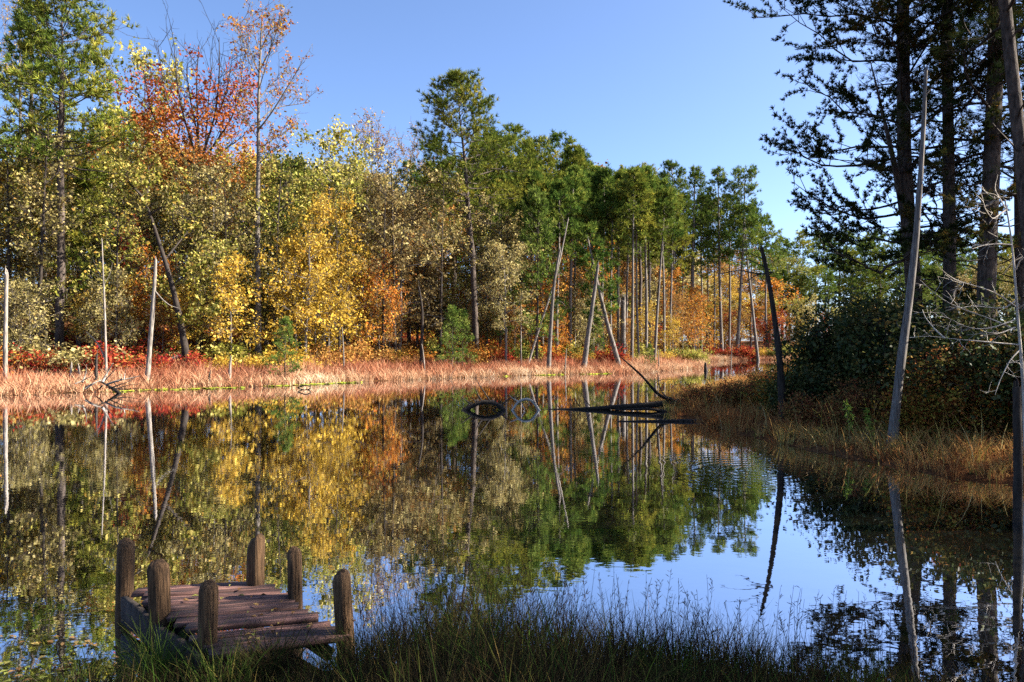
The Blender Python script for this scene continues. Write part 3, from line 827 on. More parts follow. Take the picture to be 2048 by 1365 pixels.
o = stick('fallen_log', 'dark fallen log resting on the slope below the mid woods', 'log', [(735, 680), (765, 690), (800, 705)], 62, .22, .16, 'bark_dark', ground_it=False, n=6)
stick('bent_branch', 'small dark branch loop floating near the left shore', 'branch', [(596, 776), (610, 770), (624, 774), (620, 780), (604, 781), (596, 776)], 40.5, .035, .03, 'wet_wood', ground_it=False, jag=False, n=14, sides=5)
stick('fallen_log', 'dark drowned log with a drooping limb standing at the inlet mouth', 'log', [(1412, 745), (1411, 735), (1410, 728)], 66, .2, .08, 'wet_wood', ground_it=False, n=5)

# ---- the leaning boles and the stand of slim pines in the middle distance
def slim(label, pts, d, r0, crown_row, Rpx, key_mat, nb=42, r1=.06, shape='round', tops=None):
    """a slim bole given by photo pixels carrying a needle crown above crown_row"""
    P = pxl(pts, d); P[0, 2] = hz(P[0, 0], P[0, 1]) - .1
    base = P[0].copy(); Q = resample(P, 16) - base
    H = Q[-1, 2]
    cb = (zat(crown_row, d) - base[2]) / H
    a = Acc(); a.tube(Q, np.linspace(r0, r1, 16), 7, wob=.05)
    tm, cm, _ = pine(H=H, cb=cb, R=Rpx * d / F, nb=nb, sub=7, tk=13, tl=.42, tw=.075, r0=.02, shape=shape, dead=5, tuft_step=.36, wander=0, twig=.02)
    for me in (tm, cm):     # bend the crown along the bole
        co = np.empty(len(me.vertices) * 3, np.float32); me.vertices.foreach_get('co', co); co = co.reshape(-1, 3)
        co[:, 0] += np.interp(co[:, 2], Q[:, 2], Q[:, 0]); co[:, 1] += np.interp(co[:, 2], Q[:, 2], Q[:, 1])
        me.vertices.foreach_set('co', co.ravel()); me.update()
    o = thing('pine_tree', label, 'tree', tuple(base))
    obj('trunk', a.mesh('trunk', M['bark_grey'], True), o); obj('limb', tm, o); obj('crown', cm, o, M[key_mat])
    return o
slim('dark bole leaning left with sparse low green tufts, right of the broken leaning snag', [(1241, 722), (1215, 650), (1200, 590), (1180, 500), (1172, 460)], 66, .24, 640, 40, 'needle', nb=22)
slim('leftmost of the four tall pines beside the sky gap, thin high crown', [(1344, 712), (1342, 640), (1348, 500), (1350, 440), (1343, 332)], 106, .3, 480, 52, 'needle')
slim('second of the four tall pines beside the sky gap, twin boles touching', [(1388, 705), (1384, 600), (1386, 490), (1390, 345)], 108, .42, 560, 54, 'needle', nb=52)
slim('third of the four tall pines beside the sky gap, rounded crown', [(1444, 700), (1440, 600), (1438, 480), (1436, 346)], 110, .3, 530, 54, 'needle', nb=48)
slim('rightmost of the four tall pines beside the sky gap, boughs spreading right', [(1474, 700), (1480, 600), (1487, 480), (1490, 350)], 108, .3, 540, 64, 'needle', nb=54, shape='flat')
slim('slim leaning pine crossing the rightmost of the four tall pines', [(1516, 702), (1505, 620), (1494, 520), (1488, 420)], 108, .26, 500, 40, 'needle', nb=20)
BOLES = [(1222, 708, 1226, 395, 73), (1263, 716, 1268, 350, 72), (1278, 706, 1270, 360, 75), (1292, 706, 1290, 350, 77), (1308, 712, 1330, 390, 75), (1328, 715, 1325, 370, 80),
         (1113, 712, 1118, 380, 70), (1150, 705, 1150, 350, 76), (1205, 700, 1208, 350, 78), (1062, 700, 1066, 360, 74), (1365, 705, 1368, 400, 112), (1412, 702, 1415, 400, 118), (1535, 700, 1530, 440, 118)]
BOLES += [(1140, 706, 1146, 370, 73), (1186, 706, 1184, 360, 79), (1237, 704, 1240, 360, 80), (1252, 706, 1256, 355, 83), (1300, 706, 1296, 365, 84), (1338, 708, 1344, 400, 84), (1357, 704, 1352, 420, 110), (1402, 702, 1404, 400, 113), (1428, 702, 1424, 410, 116), (1458, 700, 1462, 400, 114), (1502, 700, 1506, 420, 117), (1085, 704, 1088, 380, 72)]
for i, (xb, yb, xt, yt, d) in enumerate(BOLES):
    o = slim(None, [(xb, yb), ((xb * 2 + xt) / 3 + random.uniform(-3, 3), (2 * yb + yt) / 3), ((xb + 2 * xt) / 3 + random.uniform(-3, 3), (yb + 2 * yt) / 3), (xt, yt)], d, random.uniform(.13, .23), yt + random.uniform(90, 140), random.uniform(34, 46), random.choice(['needle', 'needle', 'needle_yellow']), nb=34)
    series(o, 'slim straight pine', 'in the stand right of the tall lone pine', xb)
# leaning forked tree on the left bank
o = twiggy('leaning_tree', 'dark oak leaning left above the broken snag, ivy-green leaves on its limbs', 'tree',
       [(378, 722), (368, 680), (352, 600), (330, 520), (300, 430), (290, 390), (262, 365)], 49, .27,
       [([(290, 400), (262, 370), (240, 345)], .08), ([(292, 400), (300, 360), (296, 330)], .07), ([(300, 430), (330, 410), (360, 380)], .07), ([(330, 520), (370, 470), (400, 430)], .07), ([(345, 570), (390, 540), (430, 520)], .06), ([(352, 600), (330, 590), (300, 580)], .05), ([(365, 660), (390, 640), (420, 630)], .05)],
       'bark_dark', 'yellowgreen', 4200, twig_n=9, leafsz=.2)

# ------------------------------------------------------------------ the woods of the far bank
ZONES = [(-999, 122, 'left of tallest pine'), (122, 515, 'between tallest pine and poplar'), (515, 940, 'between poplar and lone pine'),
         (940, 1200, 'right of lone pine'), (1200, 9999, 'behind slim boles')]
def zone(px):
    for a, b, t in ZONES:
        if a <= px < b: return t
SKY_X = [-400, 0, 170, 230, 330, 480, 560, 640, 720, 800, 860, 1000, 1080, 1150, 1210, 1260, 1320, 1350, 1560]
SKY_Y = [190, 250, 270, 215, 190, 300, 300, 262, 300, 330, 320, 262, 275, 285, 320, 330, 372, 430, 470]
def skyline(px): return float(np.interp(px, SKY_X, SKY_Y))

KIND = {'yellowgreen': ('oak_tree', 'yellow-green oak'), 'olive': ('oak_tree', 'olive oak'), 'green': ('broadleaf_tree', 'green broadleaf tree'), 'gold': ('hickory_tree', 'golden hickory'),
        'orange': ('maple_tree', 'orange maple'), 'rust': ('oak_tree', 'rust-brown oak'), 'red': ('maple_tree', 'crimson maple'), 'tan': ('oak_tree', 'tan-leaved oak'),
        'needle': ('pine_tree', 'dark green pine'), 'needle_yellow': ('pine_tree', 'yellow-tipped pine'), 'needle_bright': ('pine_tree', 'fresh green pine')}
def wood(row, px, d, top, mat, key, wide=1.0, H=None):
    nm, ds = KIND[mat]
    if key.startswith('sap'): nm, ds = nm.replace('_tree', '_sapling'), ds.replace('oak', 'oak sapling').replace('maple', 'maple sapling').replace('hickory', 'hickory sapling').replace('broadleaf tree', 'broadleaf sapling')
    if key.startswith('ypine'): nm, ds = 'young_pine', 'young ' + ds
    if key.startswith('sparse'): ds = 'thinly leaved ' + ds
    o = place(key, px, d, top=top, H=H, mat=mat, name=nm, wide=wide)
    series(o, ds, f'in {row} row {zone(px)}', px)
    return o

def pick(opts): return random.choice(opts)
# back row: tall trees forming the skyline
for px in np.arange(-130, 1345, 36):
    px = px + random.uniform(-14, 14); d = shore_d(px) + random.uniform(27, 46)
    top = skyline(px) + abs(random.gauss(0, 26)) + 4
    if px < 290: m = pick(['yellowgreen', 'olive', 'needle', 'green', 'yellowgreen'])
    elif px < 480: m = pick(['orange', 'rust', 'gold']); top += 50
    elif px < 700: m = pick(['yellowgreen', 'green', 'yellowgreen', 'needle'])
    elif px < 850: m = pick(['needle', 'needle', 'olive'])
    else: m = pick(['needle', 'needle_yellow', 'needle_yellow'])
    if m.startswith('needle'): wood('back', px, d, top, m, f'pine{random.randrange(5)}', random.uniform(.9, 1.15))
    else: wood('back', px, d, top, m, f'oak{random.randrange(5)}', random.uniform(.75, .95))
# a second back row of pines making the hill behind the lone pine
for px in np.arange(860, 1350, 42):
    px = px + random.uniform(-10, 10); d = shore_d(px) + random.uniform(44, 62)
    o = wood('hilltop', px, d, skyline(px) + random.uniform(-8, 40), pick(['needle', 'needle_yellow', 'needle']), f'pine{random.choice([0, 1, 2, 4])}', random.uniform(.95, 1.2))
# middle row
for px in np.arange(-120, 1560, 40):
    px = px + random.uniform(-16, 16); d = shore_d(px) + random.uniform(16, 25)
    if px > 1080: d += 12
    if px > 1420: d = shore_d(px) + random.uniform(16, 26)
    key = f'oak{random.randrange(5)}'
    if px < 330: m, top = pick(['yellowgreen', 'olive', 'yellowgreen', 'green', 'gold']), random.uniform(270, 390)
    elif px < 480: m, top = pick(['yellowgreen', 'olive', 'yellowgreen']), random.uniform(330, 400)
    elif px < 580: m, top = pick(['yellowgreen', 'green', 'gold']), random.uniform(300, 390)
    elif px < 700: m, top = pick(['yellowgreen', 'gold', 'olive']), random.uniform(330, 420)
    elif px < 900: m, top = pick(['tan', 'olive', 'tan', 'rust']), random.uniform(375, 440)
    elif px < 1075: m, top = pick(['olive', 'tan', 'olive', 'yellowgreen']), random.uniform(430, 500)
    elif px < 1350: m, top = pick(['rust', 'orange', 'rust', 'gold', 'olive']), random.uniform(455, 530)
    else: m, top = pick(['orange', 'gold', 'rust', 'yellowgreen']), random.uniform(500, 590)
    wood('middle', px, d, top, m, key, random.uniform(.85, 1.15))
# named colours of the picture: the bright gold tree, the tan domes, the red saplings
def named(key, label, px, d, top, mat, wide=1.0, name=None):
    o = place(key, px, d, top=top, mat=mat, name=name or KIND[mat][0], wide=wide); o['label'] = label
    return o
named('oak0', 'brightest gold tree of the left woods, leaning over the yellow shrubs', 610, 54, 405, 'gold', .95)
named('oak2', 'domed tan-brown oak left of the lone pine', 800, 64, 372, 'tan', 1.05)
named('oak1', 'rounded olive-grey oak at the foot of the lone pine, right side', 1012, 62, 478, 'olive', .95)
named('oak3', 'yellow-green oak crown standing clear above the canopy right of the slim poplar', 655, 62, 240, 'yellowgreen', .9)
named('oak3', 'tall yellow-green oak crown touching the right side of the tallest pine', 285, 66, 95, 'yellowgreen', .8)
named('oak4', 'dark green oak right of the slim poplar bole', 570, 60, 320, 'green', .9)
named('oak0', 'large pale olive oak spreading between leaning oak and slim poplar', 440, 57, 330, 'olive', 1.0)
named('sap1', 'bright red sapling behind the broken snag', 262, 55, 462, 'red', .42, 'maple_sapling')
named('sap0', 'red and orange sapling in front of the tan domed oak', 758, 60, 520, 'orange', .8, 'maple_sapling')
named('ypine0', 'soft green young pine beside the tallest left pine', 182, 55, 345, 'needle_yellow', .8, 'young_pine')
named('ypine1', 'dark green young pine above the orange oaks, right of the lone pine', 1075, 66, 395, 'needle_bright', .8, 'young_pine')
for px, top, d in ((570, 640, 46), (905, 618, 58), (925, 625, 60), (1195, 640, 70), (1300, 690, 68)):
    o = place(f'ypine{random.randrange(2)}', px, d, top=top, mat='needle_bright', name='pine_seedling')
    series(o, 'small bright green pine seedling', 'at the edge of the marsh', px)
# front row: saplings and small trees
for px in np.arange(-100, 1620, 33):
    px = px + random.uniform(-14, 14); d = shore_d(px) + random.uniform(9, 16)
    if px > 1420: d = shore_d(px) + random.uniform(5, 10)
    if 780 < px < 935: d += 9
    if px < 130: m, top = pick(['olive', 'orange', 'gold', 'green', 'yellowgreen']), random.uniform(520, 610)
    elif px < 330: m, top = pick(['orange', 'gold', 'olive', 'orange', 'yellowgreen', 'green']), random.uniform(500, 600)
    elif px < 540: m, top = pick(['yellowgreen', 'olive', 'gold', 'yellowgreen']), random.uniform(470, 580)
    elif px < 700: m, top = pick(['gold', 'yellowgreen', 'gold', 'olive']), random.uniform(480, 590)
    elif px < 960: m, top = pick(['tan', 'orange', 'olive', 'rust']), random.uniform(530, 630)
    elif px < 1200: m, top = pick(['rust', 'olive', 'yellowgreen', 'orange']), random.uniform(540, 630)
    else: m, top = pick(['orange', 'gold', 'rust', 'yellowgreen', 'red']), random.uniform(600, 660); d += 4
    for hp, hd, hw in ((118, 54.5, 42), (372, 52, 46), (516, 57.5, 34), (952, 70.5, 36)):
        if abs(px - hp) < hw: d = max(d, hd)
    wood('front', px, d, top, m, f'sap{random.randrange(4)}', random.uniform(.8, 1.15))
def slim_oak(px, d, yb, yt, lean, r, m):
    pts = [(px, yb), (px + lean * .3, yb + (yt - yb) * .35), (px + lean * .6, yb + (yt - yb) * .7), (px + lean, yt)]
    lim = []
    for k in range(9):
        t = .42 + .58 * k / 9; x0 = px + lean * t; y0 = yb + (yt - yb) * t; sg = 1 if k % 2 else -1
        L_ = (46 - 30 * (t - .42)) * random.uniform(.7, 1.2)
        lim.append(([(x0, y0), (x0 + sg * L_ * .5, y0 - L_ * .45), (x0 + sg * L_, y0 - L_ * random.uniform(.5, 1.0))], r * .3))
    o = twiggy('slim_oak', None, 'tree', pts, d, r, lim, 'bark_dark', m, 1700, twig_n=8, leafsz=.19)
    series(o, 'dark slender oak', 'standing in front of far woods', px)
for a_ in ((75, 50, 705, 250, 22, .16, 'olive'), (232, 50, 705, 420, 4, .14, 'yellowgreen'), (545, 56, 695, 330, 18, .15, 'yellowgreen'), (680, 57, 700, 400, -10, .12, 'gold'), (765, 60, 700, 370, 6, .13, 'tan'), (790, 61, 690, 330, -8, .15, 'olive'), (880, 64, 690, 350, 8, .15, 'olive'), (1000, 66, 695, 420, 4, .13, 'olive'), (455, 54, 705, 360, -6, .12, 'olive'), (20, 52, 700, 300, -6, .15, 'yellowgreen')):
    slim_oak(*a_)
# shrubs at the foot of the trees
for px in np.arange(-60, 1620, 26):
    px = px + random.uniform(-10, 10); d = shore_d(px) + random.uniform(6.5, 12)
    if px > 1420: d = shore_d(px) + random.uniform(3, 6)
    if px < 330: m = pick(['red', 'red', 'orange', 'olive', 'red', 'green'])
    elif px < 420: m = pick(['olive', 'yellowgreen', 'red'])
    elif px < 640: m = pick(['gold', 'yellowgreen', 'gold'])
    elif px < 950: m = pick(['orange', 'yellowgreen', 'rust', 'orange', 'gold', 'red'])
    else: m = pick(['yellowgreen', 'gold', 'orange', 'red', 'green'])
    o = place(f'shrub{random.randrange(4)}', px, d, H=random.uniform(1.0, 2.1), mat=m, name='shrub', cat='shrub', wide=random.uniform(.9, 1.3), trunk='stem')
    cn = {'red': 'crimson', 'orange': 'orange', 'olive': 'olive', 'green': 'green', 'yellowgreen': 'yellow-green', 'gold': 'yellow', 'rust': 'rust-brown'}[m]
    series(o, cn + ' shrub', f'at marsh edge {zone(px)}', px)
# a last, distant row that closes the view between the boles
for px in np.arange(-140, 1580, 30):
    p = px + random.uniform(-10, 10); d = shore_d(p) + (random.uniform(62, 80) if p < 1420 else random.uniform(40, 60))
    m = pick(['green', 'olive', 'needle', 'needle', 'rust'])
    wood('distant', p, d, max(skyline(p) + random.uniform(30, 90), 330), m, f'oak{random.randrange(5)}' if not m.startswith('needle') else f'fpine{random.randrange(3)}', 1.25)
for px in np.arange(-120, 1580, 34):
    p = px + random.uniform(-10, 10); d = shore_d(p) + (random.uniform(30, 44) if p < 1420 else random.uniform(20, 30))
    m = pick(['green', 'rust', 'olive', 'orange'])
    wood('shaded inner', p, d, random.uniform(560, 610), m, f'sap{random.randrange(4)}', 1.5)
for px in np.arange(-100, 1450, 38):
    p = px + random.uniform(-10, 10)
    wood('deep inner', p, shore_d(p) + random.uniform(46, 60), random.uniform(520, 560), pick(['green', 'olive', 'rust']), f'sap{random.randrange(4)}', 1.9)
# far woods behind the inlet, seen through the gap and between the right-hand boles
FARM = ['needle_bright', 'needle_bright', 'needle', 'needle_bright', 'needle_bright', 'needle_yellow']
for px in np.arange(1545, 2180, 22):
    for row, (d0, d1, t0, t1) in enumerate(((128, 150, 500, 560), (160, 195, 466, 492))):
        p = px + random.uniform(-10, 10); d = random.uniform(d0, d1); m = pick(FARM)
        key = f'fpine{random.randrange(3)}' if m != 'olive' else f'oak{random.randrange(5)}'
        o = place(key, p, d, top=random.uniform(t0, t1), mat=m, name='pine_tree' if m != 'olive' else 'oak_tree', wide=random.uniform(1, 1.3) if m != 'olive' else 1.0)
        where = 'in far woods ' + ('front' if row == 0 else 'back') + ' rank'
        if p < 1790: series(o, 'hazy green pine' if m != 'olive' else 'olive oak', where + ' left of pale snag', p)
        else: series(o, 'hazy green pine' if m != 'olive' else 'olive oak', where + ' behind right pines', p)
for px in np.arange(1560, 1800, 30):
    p = px + random.uniform(-10, 10)
    o = place(f'sap{random.randrange(4)}', p, random.uniform(112, 124), top=random.uniform(600, 640), mat=pick(['rust', 'olive', 'red', 'yellowgreen']), name='sapling')
    series(o, 'small autumn sapling', 'along the far end of the inlet', p)
for k, (px, d, top, m) in enumerate(((1870, 75, 520, 'needle_bright'), (1935, 40, 540, 'tan'), (1990, 44, 520, 'olive'), (2060, 36, 500, 'yellowgreen'), (2110, 48, 470, 'olive'), (1840, 92, 505, 'needle'))):
    key = f'oak{k % 5}' if not m.startswith('needle') else 'fpine1'
    o = place(key, px, d, top=top, mat=m, name=KIND[m][0])
    series(o, KIND[m][1], 'on the right bank behind the big boles', px)

# ------------------------------------------------------------------ right bank: the big pines
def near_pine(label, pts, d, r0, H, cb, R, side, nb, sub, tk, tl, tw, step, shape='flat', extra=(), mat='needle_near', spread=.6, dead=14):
    P = pxl(pts, d); P[0, 2] = hz(P[0, 0], P[0, 1]) - .15
    base = P[0].copy(); Q = resample(P, 12) - base
    sl = (Q[-1] - Q[-3]) / (Q[-1, 2] - Q[-3, 2])
    if Q[-1, 2] < H: Q = np.vstack([Q, [Q[-1] + sl * (H - Q[-1, 2]) * k / 4 for k in range(1, 5)]])
    a = Acc(); hh = Q[:, 2] / H
    a.tube(Q, r0 * (1 - .55 * hh) * (1 - .8 * smooth(.75, 1, hh)), 12, wob=.035)
    for ep, er in extra:
        B = resample(pxl(ep, d, np.linspace(0, -.8, len(ep))), 10) - base
        a.tube(B, np.linspace(er, er * .12, 10), 8, wob=.04)
    tm, cm, _ = pine(H=H, cb=cb, R=R, nb=nb, sub=sub, tk=tk, tl=tl, tw=tw, r0=.03, shape=shape, dead=dead, tuft_step=step, wander=0, side=side, spread=spread, twig=.006, limb_r=.055, curl=.22, inner=.1)
    tm2, = (tm,)
    for me in (tm, cm):
        co = np.empty(len(me.vertices) * 3, np.float32); me.vertices.foreach_get('co', co); co = co.reshape(-1, 3)
        co[:, 0] += np.interp(co[:, 2], Q[:, 2], Q[:, 0]); co[:, 1] += np.interp(co[:, 2], Q[:, 2], Q[:, 1])
        me.vertices.foreach_set('co', co.ravel()); me.update()
    o = thing('pine_tree', label, 'tree', tuple(base))
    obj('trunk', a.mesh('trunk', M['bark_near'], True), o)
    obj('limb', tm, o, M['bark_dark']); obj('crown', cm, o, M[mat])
    return o
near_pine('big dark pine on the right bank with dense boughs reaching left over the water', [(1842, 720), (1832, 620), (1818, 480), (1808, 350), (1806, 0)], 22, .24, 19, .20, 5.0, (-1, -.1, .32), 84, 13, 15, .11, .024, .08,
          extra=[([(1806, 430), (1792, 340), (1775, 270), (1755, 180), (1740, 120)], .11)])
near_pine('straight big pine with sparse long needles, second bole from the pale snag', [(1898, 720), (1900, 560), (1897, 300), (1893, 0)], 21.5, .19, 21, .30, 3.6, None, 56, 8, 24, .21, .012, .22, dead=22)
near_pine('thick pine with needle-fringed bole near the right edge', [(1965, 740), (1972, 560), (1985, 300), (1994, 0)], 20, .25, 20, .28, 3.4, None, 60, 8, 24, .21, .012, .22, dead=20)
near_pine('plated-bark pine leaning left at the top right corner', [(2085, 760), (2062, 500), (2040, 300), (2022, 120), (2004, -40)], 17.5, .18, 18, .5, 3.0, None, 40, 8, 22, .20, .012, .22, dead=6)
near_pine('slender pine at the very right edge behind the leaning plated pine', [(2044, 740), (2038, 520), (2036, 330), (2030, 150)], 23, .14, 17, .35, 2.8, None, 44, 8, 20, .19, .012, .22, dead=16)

# pines and oaks of the right bank beyond the frame; the near bank lies in their shade
for k, (x, y, H, key, m, w) in enumerate(((15.5, 11, 20, 'pine0', 'needle', 1.15), (20, -6, 22, 'pine2', 'needle', 1.2), (12.5, 5, 15, 'sparse2', 'olive', 1.0), (17, 7.4, 17, 'sparse2', 'olive', 1.0), (40, 6, 22, 'pine4', 'needle', 1.2), (18.5, 22, 19, 'pine2', 'needle', 1.1),
        (23, 24, 21, 'pine0', 'needle', 1.2), (27, 22.5, 22, 'pine4', 'needle', 1.2), (21, 21.5, 14, 'oak2', 'olive', 1.0), (29, 24, 22, 'pine2', 'needle', 1.2), (24, 26, 20, 'pine1', 'needle', 1.3), (36, 14, 22, 'pine0', 'needle', 1.3),
        (31, 30, 22, 'pine4', 'needle', 1.3), (13, -5, 20, 'pine2', 'needle', 1.2), (28, 2, 22, 'pine1', 'needle', 1.4), (9, 4.8, 6.5, 'sap1', 'olive', 1.1), (7, 3.7, 5.5, 'sap3', 'olive', 1.1), (11.5, 4.2, 9, 'sap0', 'olive', 1.2), (36, 34, 22, 'pine0', 'needle', 1.3), (38, 22, 20, 'oak3', 'olive', 1.2))):
    o = place(key, 0, 1, H=H, mat=m, name=KIND[m][0] if not key.startswith('sap') else 'oak_sapling', wide=w)
    o.location = (x, y, hz(x, y) - .05)
    series(o, KIND[m][1], 'of the grove beyond the right edge of the view', x / max(.1, y + 8))

# ---- pale leaning snag in front of the big pines
stick('dead_snag', 'tall grey barkless snag leaning right on the near right bank', 'snag', [(1782, 872), (1796, 770), (1812, 650), (1830, 500), (1843, 330), (1852, 140)], 17, .11, .035, 'dead_near',
      [([(1851, 180), (1838, 165), (1826, 150)], .02), ([(1852, 190), (1872, 165), (1885, 150)], .018), ([(1848, 250), (1828, 240), (1812, 210)], .02), ([(1840, 400), (1855, 385), (1864, 380)], .018), ([(1815, 640), (1800, 660), (1790, 640)], .012)], sides=12, n=20)
# ---- black leaning snag on the point
stick('dead_snag', 'slim black snag leaning left with drooping boughs on the grassy point', 'snag', [(1567, 818), (1560, 720), (1550, 640), (1538, 560), (1523, 495)], 22, .13, .05, 'bark_dark',
      [([(1545, 545), (1520, 550), (1480, 540), (1440, 548)], .03), ([(1540, 540), (1500, 520), (1470, 515), (1450, 516)], .02), ([(1532, 520), (1505, 510), (1490, 500)], .02), ([(1543, 546), (1510, 550), (1490, 568), (1470, 568)], .025), ([(1525, 508), (1515, 495), (1507, 500)], .015)], sides=8, n=14)
# ---- dark drowned pole at the right edge
stick('dead_pole', 'dark weathered pole standing in the shallows at the right edge', 'snag', [(2036, 1022), (2036, 920), (2034, 840), (2033, 775)], 11.6, .075, .055, 'bark_dark', sides=9, n=10)

# ---- pale bare tree at the right edge, its branches catching the sun
def bare_right():
    d = 14.6
    P = pxl([(2052, 800), (2046, 740), (2040, 690), (2033, 600), (2028, 520), (2020, 450), (2010, 400)], d); P[0, 2] = hz(P[0, 0], d) - .1
    base = P[0].copy(); o = thing('bare_tree', 'small leafless tree with pale arching branches at the right edge of the bank', 'tree', tuple(base))
    a = Acc(); a.tube(resample(P, 14) - base, np.linspace(.038, .014, 14), 7, wob=.05)
    obj('trunk', a.mesh('trunk', M['white_twig'], True), o)
    lines = [[(2033, 615), (2000, 590), (1965, 575), (1920, 565), (1890, 550), (1870, 525)], [(2030, 660), (1990, 640), (1950, 628), (1890, 605), (1860, 580), (1840, 560)],
             [(2040, 690), (2010, 688), (1950, 682), (1900, 678), (1850, 670), (1820, 676)], [(2030, 640), (1990, 655), (1960, 660), (1930, 655), (1890, 632)], [(2024, 490), (2000, 488), (1970, 490), (1945, 498)],
             [(2032, 540), (2040, 520), (2055, 510)], [(2034, 620), (2050, 608), (2070, 606)], [(2015, 430), (2005, 405), (1995, 390), (1990, 380)], [(2012, 420), (1985, 440), (1975, 425)],
             [(2033, 600), (2010, 620), (1980, 615), (1940, 612), (1912, 618)], [(2040, 700), (2020, 720), (2000, 760), (1990, 790)], [(2030, 655), (2000, 668), (1960, 664)], [(1890, 677), (1870, 660), (1850, 635), (1845, 620)]]
    for L_ in lines:
        B = resample(pxl(L_, d, np.linspace(0, rng.standard_normal() * .5, len(L_))), 12) - base
        b = Acc(); b.tube(B, np.linspace(.016, .004, 12), 5, wob=.06)
        for k in range(5):
            j = int(3 + rng.random() * 8); e = unit(unit(B[j + 1 if j < 11 else 11] - B[j - 1]) + .7 * rng.standard_normal(3))
            T = branch(B[j], e, .18 + .4 * rng.random(), 4, .25, .03)
            b.tube(T, np.linspace(.0055, .0025, 5), 3, cap=False)
            for _ in range(2):
                T2 = branch(T[2], unit(e + .9 * rng.standard_normal(3)), .1 + .15 * rng.random(), 2, .2); b.tube(T2, np.linspace(.005, .0025, 3), 3, cap=False)
        obj('branch', b.mesh('branch', M['white_twig'], True), o)
bare_right()

# ---- shrubs of the right bank
def near_shrub(name, label, px, d, H, R, mat, stems=18, per=48, leaf=.062, sig=.12, clumps=15, bark='bark_dark'):
    tm, cm, _ = shrub(H=H, R=R, stems=stems, per=per, leaf=leaf, sig=sig, clumps=clumps, bark=bark)
    x, y = at(px, d)
    o = thing(name, label, 'shrub', (x, y, hz(x, y) - .05), group='dark evergreen bushes of the right bank' if mat == 'dark' else 'autumn shrubs of the right bank')
    obj('stem', tm, o); obj('crown', cm, o, M[mat])
    return o
near_shrub('holly_bush', 'largest dark evergreen bush left of the pale leaning snag', 1735, 25, 3.6, 2.0, 'dark', 30, 42, .12, .22, 24)
near_shrub('holly_bush', 'dark evergreen bush at the waterside, left end of the thicket', 1672, 26, 2.0, 1.3, 'dark', 22, 40, .11, .2, 18)
near_shrub('holly_bush', 'dark bush directly behind the pale leaning snag', 1780, 21.5, 3.0, 1.7, 'dark', 24, 40, .11, .2, 18)
near_shrub('holly_bush', 'shaded dark bush at the foot of the straight big pine', 1880, 20, 2.5, 1.6, 'dark', 22, 40, .11, .2, 18)
near_shrub('holly_bush', 'shaded dark bush below the thick needle-fringed pine', 1965, 18.5, 2.6, 1.7, 'dark', 22, 40, .10, .2, 18)
near_shrub('holly_bush', 'dark bush cut by the right edge below the bare tree', 2050, 17, 2.8, 1.6, 'dark', 22, 40, .10, .2, 18)
near_shrub('holly_bush', 'low dark bush beside the black leaning snag', 1605, 23, 1.4, 1.2, 'dark', 16, 34, .10, .18, 14)
near_shrub('blueberry_shrub', 'red and orange shrub below the bare pale branches, right edge', 1990, 17.4, 1.75, 1.25, 'autumn')
near_shrub('blueberry_shrub', 'mottled orange and green shrub right of the pale snag', 1900, 17.6, 1.7, 1.3, 'autumn')
near_shrub('blueberry_shrub', 'low reddish shrub hugging the pale snag', 1838, 17.6, 1.1, .8, 'autumn', 12)
near_shrub('blueberry_shrub', 'autumn shrub cut off by the right edge', 2062, 17.2, 1.5, 1.1, 'autumn')
near_shrub('blueberry_shrub', 'brown-green shrub on the grassy point left of the holly thicket', 1560, 24.5, .95, 1.1, 'autumn', 14)
near_shrub('blueberry_shrub', 'small yellow-flecked shrub at the back of the point', 1600, 32, 1.6, 1.6, 'autumn', 14)
for px, d, H, R in ((1392, 28, .75, .8), (1440, 27, .85, .8), (1492, 26, .8, .9), (1530, 29, 1.1, 1.0), (1625, 20.6, .85, .7), (1668, 19.6, .8, .7), (1730, 20.2, 1.2, .8), (1850, 17.6, .7, .6), (1990, 18.2, 1.2, .8)):
    o = near_shrub('brush', None, px, d, H, R, 'brush', 13, 40, .055, .10, 12)
    series(o, 'low red-brown brush clump', 'on the right bank', px)
near_shrub('blueberry_shrub', 'tall red-brown thicket between pale snag and right edge', 1945, 17.4, 2.0, 1.3, 'brush', 20)
# two leafy weeds catching the sun
for px, d, H, lb in ((1710, 18.1, .95, 'tall lime-green leafy weed leaning left beside the pale snag'), (1741, 17.8, .8, 'slim lime-green weed stalk nearer the pale snag')):
    x, y = at(px, d); o = thing('weed', lb, 'plant', (x, y, hz(x, y)))
    S = branch((0, 0, 0), (-.28 if px < 1720 else .02, 0, 1), H, 8, .04)
    a = Acc(); a.tube(S, np.linspace(.012, .004, 9), 5); obj('stem', a.mesh('stem', M['weed']), o)
    c = Acc(); idx = rng.random(90) * .75 + .25
    C = np.stack([np.interp(idx * 8, range(9), S[:, k]) for k in range(3)], 1) + rng.standard_normal((90, 3)) * [.05, .05, .02]
    leaves(c, C, rng.random(90), .11, .035); obj('crown', c.mesh('crown', M['weed']), o)

